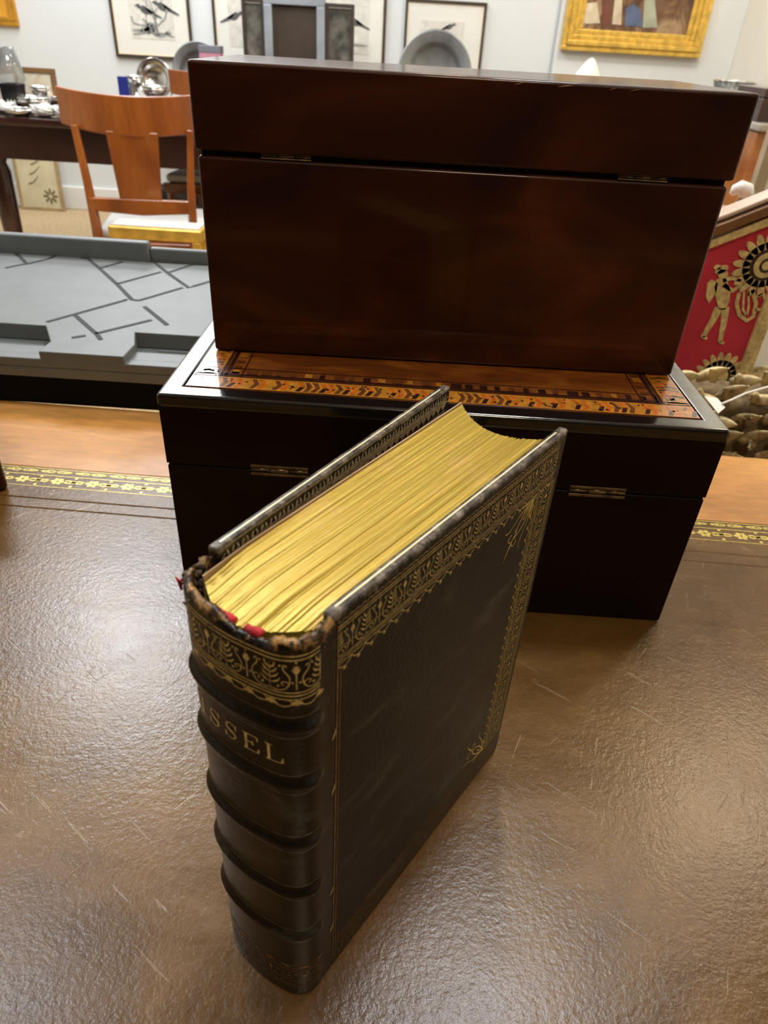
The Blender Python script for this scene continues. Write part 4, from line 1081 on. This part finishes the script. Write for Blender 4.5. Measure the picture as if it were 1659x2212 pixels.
# ---------------------------------------------------------------- clutter on the dining table
TZ = .75
def ontable(px, py, Y): v = at(px, py, Y=Y); return v
p = ontable(30, 205, 3.0); v0 = ontable(12, 205, 3.0); v1 = ontable(49, 205, 3.0); hB = ontable(30, 180, 3.0).z-TZ
bx = thing('black_cup', 'square black beaker with grey marks, at the left end of the dark table', 'beaker', (p.x, 3.0, TZ)); hw = (v1.x-v0.x)/2
bm = bmesh.new(); z1 = hB
a = [(-hw*.92, -hw*.92, 0), (hw*.92, -hw*.92, 0), (hw*.92, hw*.92, 0), (-hw*.92, hw*.92, 0)]; b = [(x*1.12, y*1.12, z1) for x, y, _ in a]; c_ = [(x*.98, y*.98, z1) for x, y, _ in a]; d_ = [(x*.9, y*.9, .01) for x, y, _ in a]
V = [[bm.verts.new(q) for q in r] for r in (a, b, c_, d_)]
for r1, r2_ in zip(V, V[1:]):
    for k in range(4): bm.faces.new((r1[k], r1[(k+1) % 4], r2_[(k+1) % 4], r2_[k]))
bm.faces.new(V[0]); bm.faces.new(V[-1])
cup = mk('cup_body', bm, plain('gloss_black', (.006, .006, .008), .25, var=.2), bx, bevel=.002)
bm = bmesh.new()
for k in range(3): prism(bm, ell(-.012+k*.013, z1*.30, .004, .010, 8), -hw*.97-.0012, -hw*.97+.0002)
mk('painted_marks', bm, m_mat, cup)
p0 = ontable(62, 216, 3.3); p1 = ontable(117, 216, 3.3); pt = ontable(80, 147, 3.3)
fp = thing('framed_photograph', 'small brown-framed picture propped on the dark table near the black beaker', 'picture', ((p0.x+p1.x)/2-.02, 3.32, TZ)); fp.rotation_euler = (-.10, 0, 0); hw = (p1.x-p0.x)/2+.03; hh = pt.z-TZ
bm = bmesh.new(); frame(bm, -hw, hw, 0, hh, .018, -.01, .01); mk('picture_frame', bm, plain('brown_frame', (.22, .11, .04), .5, var=.2), fp, bevel=.002)
t = NT('pale_sketch'); t.P(base=t.ramp(t.noise(14, 3, dist=1.5), [(.35, (.75, .70, .55)), (.55, (.70, .58, .42)), (.62, (.40, .26, .16)), (.7, (.72, .64, .50))]), rough=.6)
B('drawing', -hw+.017, hw-.017, -.004, .004, .017, hh-.017, t.m, fp)
B('strut', -.01, .01, .01, .06, .0, hh*.5, m_blackfr, fp)
p = ontable(265, 178, 3.5); hB = ontable(265, 165, 3.5).z-TZ
bb = thing('blue_card', 'small cobalt blue card standing on the dark table left of the silver plate', 'card', (p.x, 3.5, TZ)); bb.rotation_euler = (-.12, 0, .2)
B('card', -.022, .022, -.003, .003, 0.0, hB, m_blue, bb, bevel=.001); B('strut', -.006, .006, .003, .04, .0, hB*.4, m_blue, bb)
p = ontable(282, 178, 3.6); hB = ontable(282, 172, 3.6).z-TZ
fg = thing('figurine', 'small grey figurine right beside the blue card', 'figurine', (p.x, 3.6, TZ))
bm = bmesh.new(); lathe(bm, [(0, 0), (.022, 0), (.022, .008), (.010, .02), (.018, hB*.5), (.008, hB*.72), (.013, hB*.85), (.008, hB*.97), (0, hB)], 16); mk('body', bm, m_pewter, fg, smooth=True)
p = ontable(440, 115, 4.2); hB = ontable(440, 98, 4.2).z-SBZ; xw = (ontable(463, 115, 4.2).x-ontable(416, 115, 4.2).x)/2
pk = thing('pink_box', 'grey and pink box showing above the left end of the mahogany box', 'box', (p.x, 4.36, SBZ)); z_p = ontable(440, 113, 4.36).z-SBZ; hB = ontable(440, 97, 4.36).z-SBZ
B('box_body', -xw, xw, -.04, .04, 0, z_p, m_pink, pk, bevel=.002); B('lid', -xw*1.02, xw*1.02, -.042, .042, z_p+.0005, hB, m_slate, pk, bevel=.002)
# silver pieces
def dish(label, px, py, Y, r, h, kind, i):
    p = at(px, py, z=TZ) if Y is None else ontable(px, py, Y); t = thing('silver_'+kind, label, kind, (p.x, p.y, TZ))
    bm = bmesh.new()
    if kind == 'dish': lathe(bm, [(r*.5, 0), (r*.55, h*.2), (r, h), (r*.96, h), (r*.5, h*.3), (0, h*.25)], 28)
    elif kind == 'bowl': lathe(bm, [(r*.5, 0), (r*.45, h*.12), (r*.8, h*.35), (r, h*.7), (r*.95, h), (r*.9, h), (r*.93, h*.7), (r*.7, h*.35), (0, h*.2)], 28)
    else: lathe(bm, [(r*.6, 0), (r*.6, h*.05), (r*.2, h*.12), (r*.18, h*.4), (r*.7, h*.55), (r, h*.8), (r*.9, h), (r*.8, h), (r*.85, h*.8), (0, h*.55)], 28)
    o_ = mk('vessel', bm, m_silver, t, smooth=True)
    bm = bmesh.new(); tube(bm, [(r*.98*math.cos(k*PI/14), r*.98*math.sin(k*PI/14), h) for k in range(29)], .0035, 6); mk('rim', bm, m_silver, o_, smooth=True)
    return t
dish('shallow silver dish nearest the table corner', 45, 250, None, .06, .020, 'dish', 0)
dish('silver bowl just right of the black beaker', 78, 240, None, .06, .045, 'bowl', 1)
dish('shallow silver dish behind the left end of the chair back', 135, 225, None, .06, .028, 'dish', 2)
dish('silver goblet standing before the propped brown frame', 92, 228, None, .035, .065, 'goblet', 3)
dish('silver goblet between the figurine and silver plate', 296, 209, None, .04, .085, 'goblet', 4)
dish('silver bowl at the foot of the bright silver plate', 336, 213, None, .06, .05, 'bowl', 5)
nb = random.Random(4)
for i, (px, py, lb_) in enumerate(((98, 252, 'crumpled white napkin beside the silver bowl'), (158, 256, 'crumpled white napkin behind the top corner of the chair'), (0, 243, 'crumpled white napkin at the extreme left edge of the table'))):
    p = at(px, py, z=TZ); bm = bmesh.new(); bmesh.ops.create_icosphere(bm, subdivisions=4, radius=1)
    for v in bm.verts:
        k = 1+.22*math.sin(v.co.x*7+i)*math.cos(v.co.y*6+2*i)+.12*math.sin(v.co.z*13+v.co.x*9); v.co = Vector((v.co.x*.05*k, v.co.y*.05*k, (v.co.z+.93)*.018*k if v.co.z > -.93 else 0))
    o_ = mk('napkin', bm, m_white, None, smooth=True); o_.location = p; o_.location.z = TZ+.001; tag(o_, lb_, 'napkin', 'napkins on the dark table')
# clear glass candle shade at left edge
p = at(8, 235, z=TZ); ch = thing('storm_lantern', 'tall clear glass storm shade at the left edge of the dark table', 'glass', (p.x, 3.12, TZ)); hT = at(5, 100, Y=3.12).z-TZ
bm = bmesh.new(); lathe(bm, [(.045, 0), (.05, .01), (.03, .03), (.045, .08), (.05, hT*.5), (.030, hT), (.027, hT), (.047, hT*.5), (.042, .08), (.027, .032)], 28); mk('chimney', bm, m_glass, ch, smooth=True)
bm = bmesh.new(); lathe(bm, [(0, 0), (.055, 0), (.055, .008), (.02, .012), (0, .012)], 28); mk('base', bm, m_silver, ch, smooth=True)

# leaning botanical pictures under the table
def leaning(label, pxs, Y, h, name='botanical_picture'):
    a = at(pxs[0], 450, Y=Y); b = at(pxs[1], 450, Y=Y); t = thing(name, label, 'picture', ((a.x+b.x)/2, Y, 0)); t.rotation_euler = (-.07, 0, 0); hw = (b.x-a.x)/2
    bm = bmesh.new(); frame(bm, -hw, hw, 0, h, .018, -.012, .012); mk('picture_frame', bm, plain('pale_oak_frame', (.40, .29, .14), .5, var=.2), t, bevel=.002)
    sh = B('sheet', -hw+.017, hw-.017, -.005, .005, .017, h-.017, plain('aged_paper', (.66, .58, .38), .7, var=.12, scale=9), t)
    bm = bmesh.new(); r_ = random.Random(int(Y*100))
    for k in range(4):
        x = -hw*.45+k*hw*.12; z_ = h*(.35+.13*k)
        prism(bm, thick([(x, z_), (x+hw*.25, z_+.015), (x+hw*.5, z_+.05)], .010, .004), -.0065, -.0045)
    for k in range(8): a_ = k*PI/4; prism(bm, ell(hw*.45+.03*math.cos(a_), h*.2+.03*math.sin(a_), .02, .008, 8, a_), -.0065, -.0045)
    mk('botanical_drawing', bm, plain('sepia_ink', (.20, .15, .07), .7, var=.3), sh)
    return t
leaning('large pale botanical picture leaning on the wall beneath the dark table', (48, 140), 4.80, .44)
leaning('pale picture leaning by the wall at the left edge, beneath the table', (-120, 30), 4.62, .17)
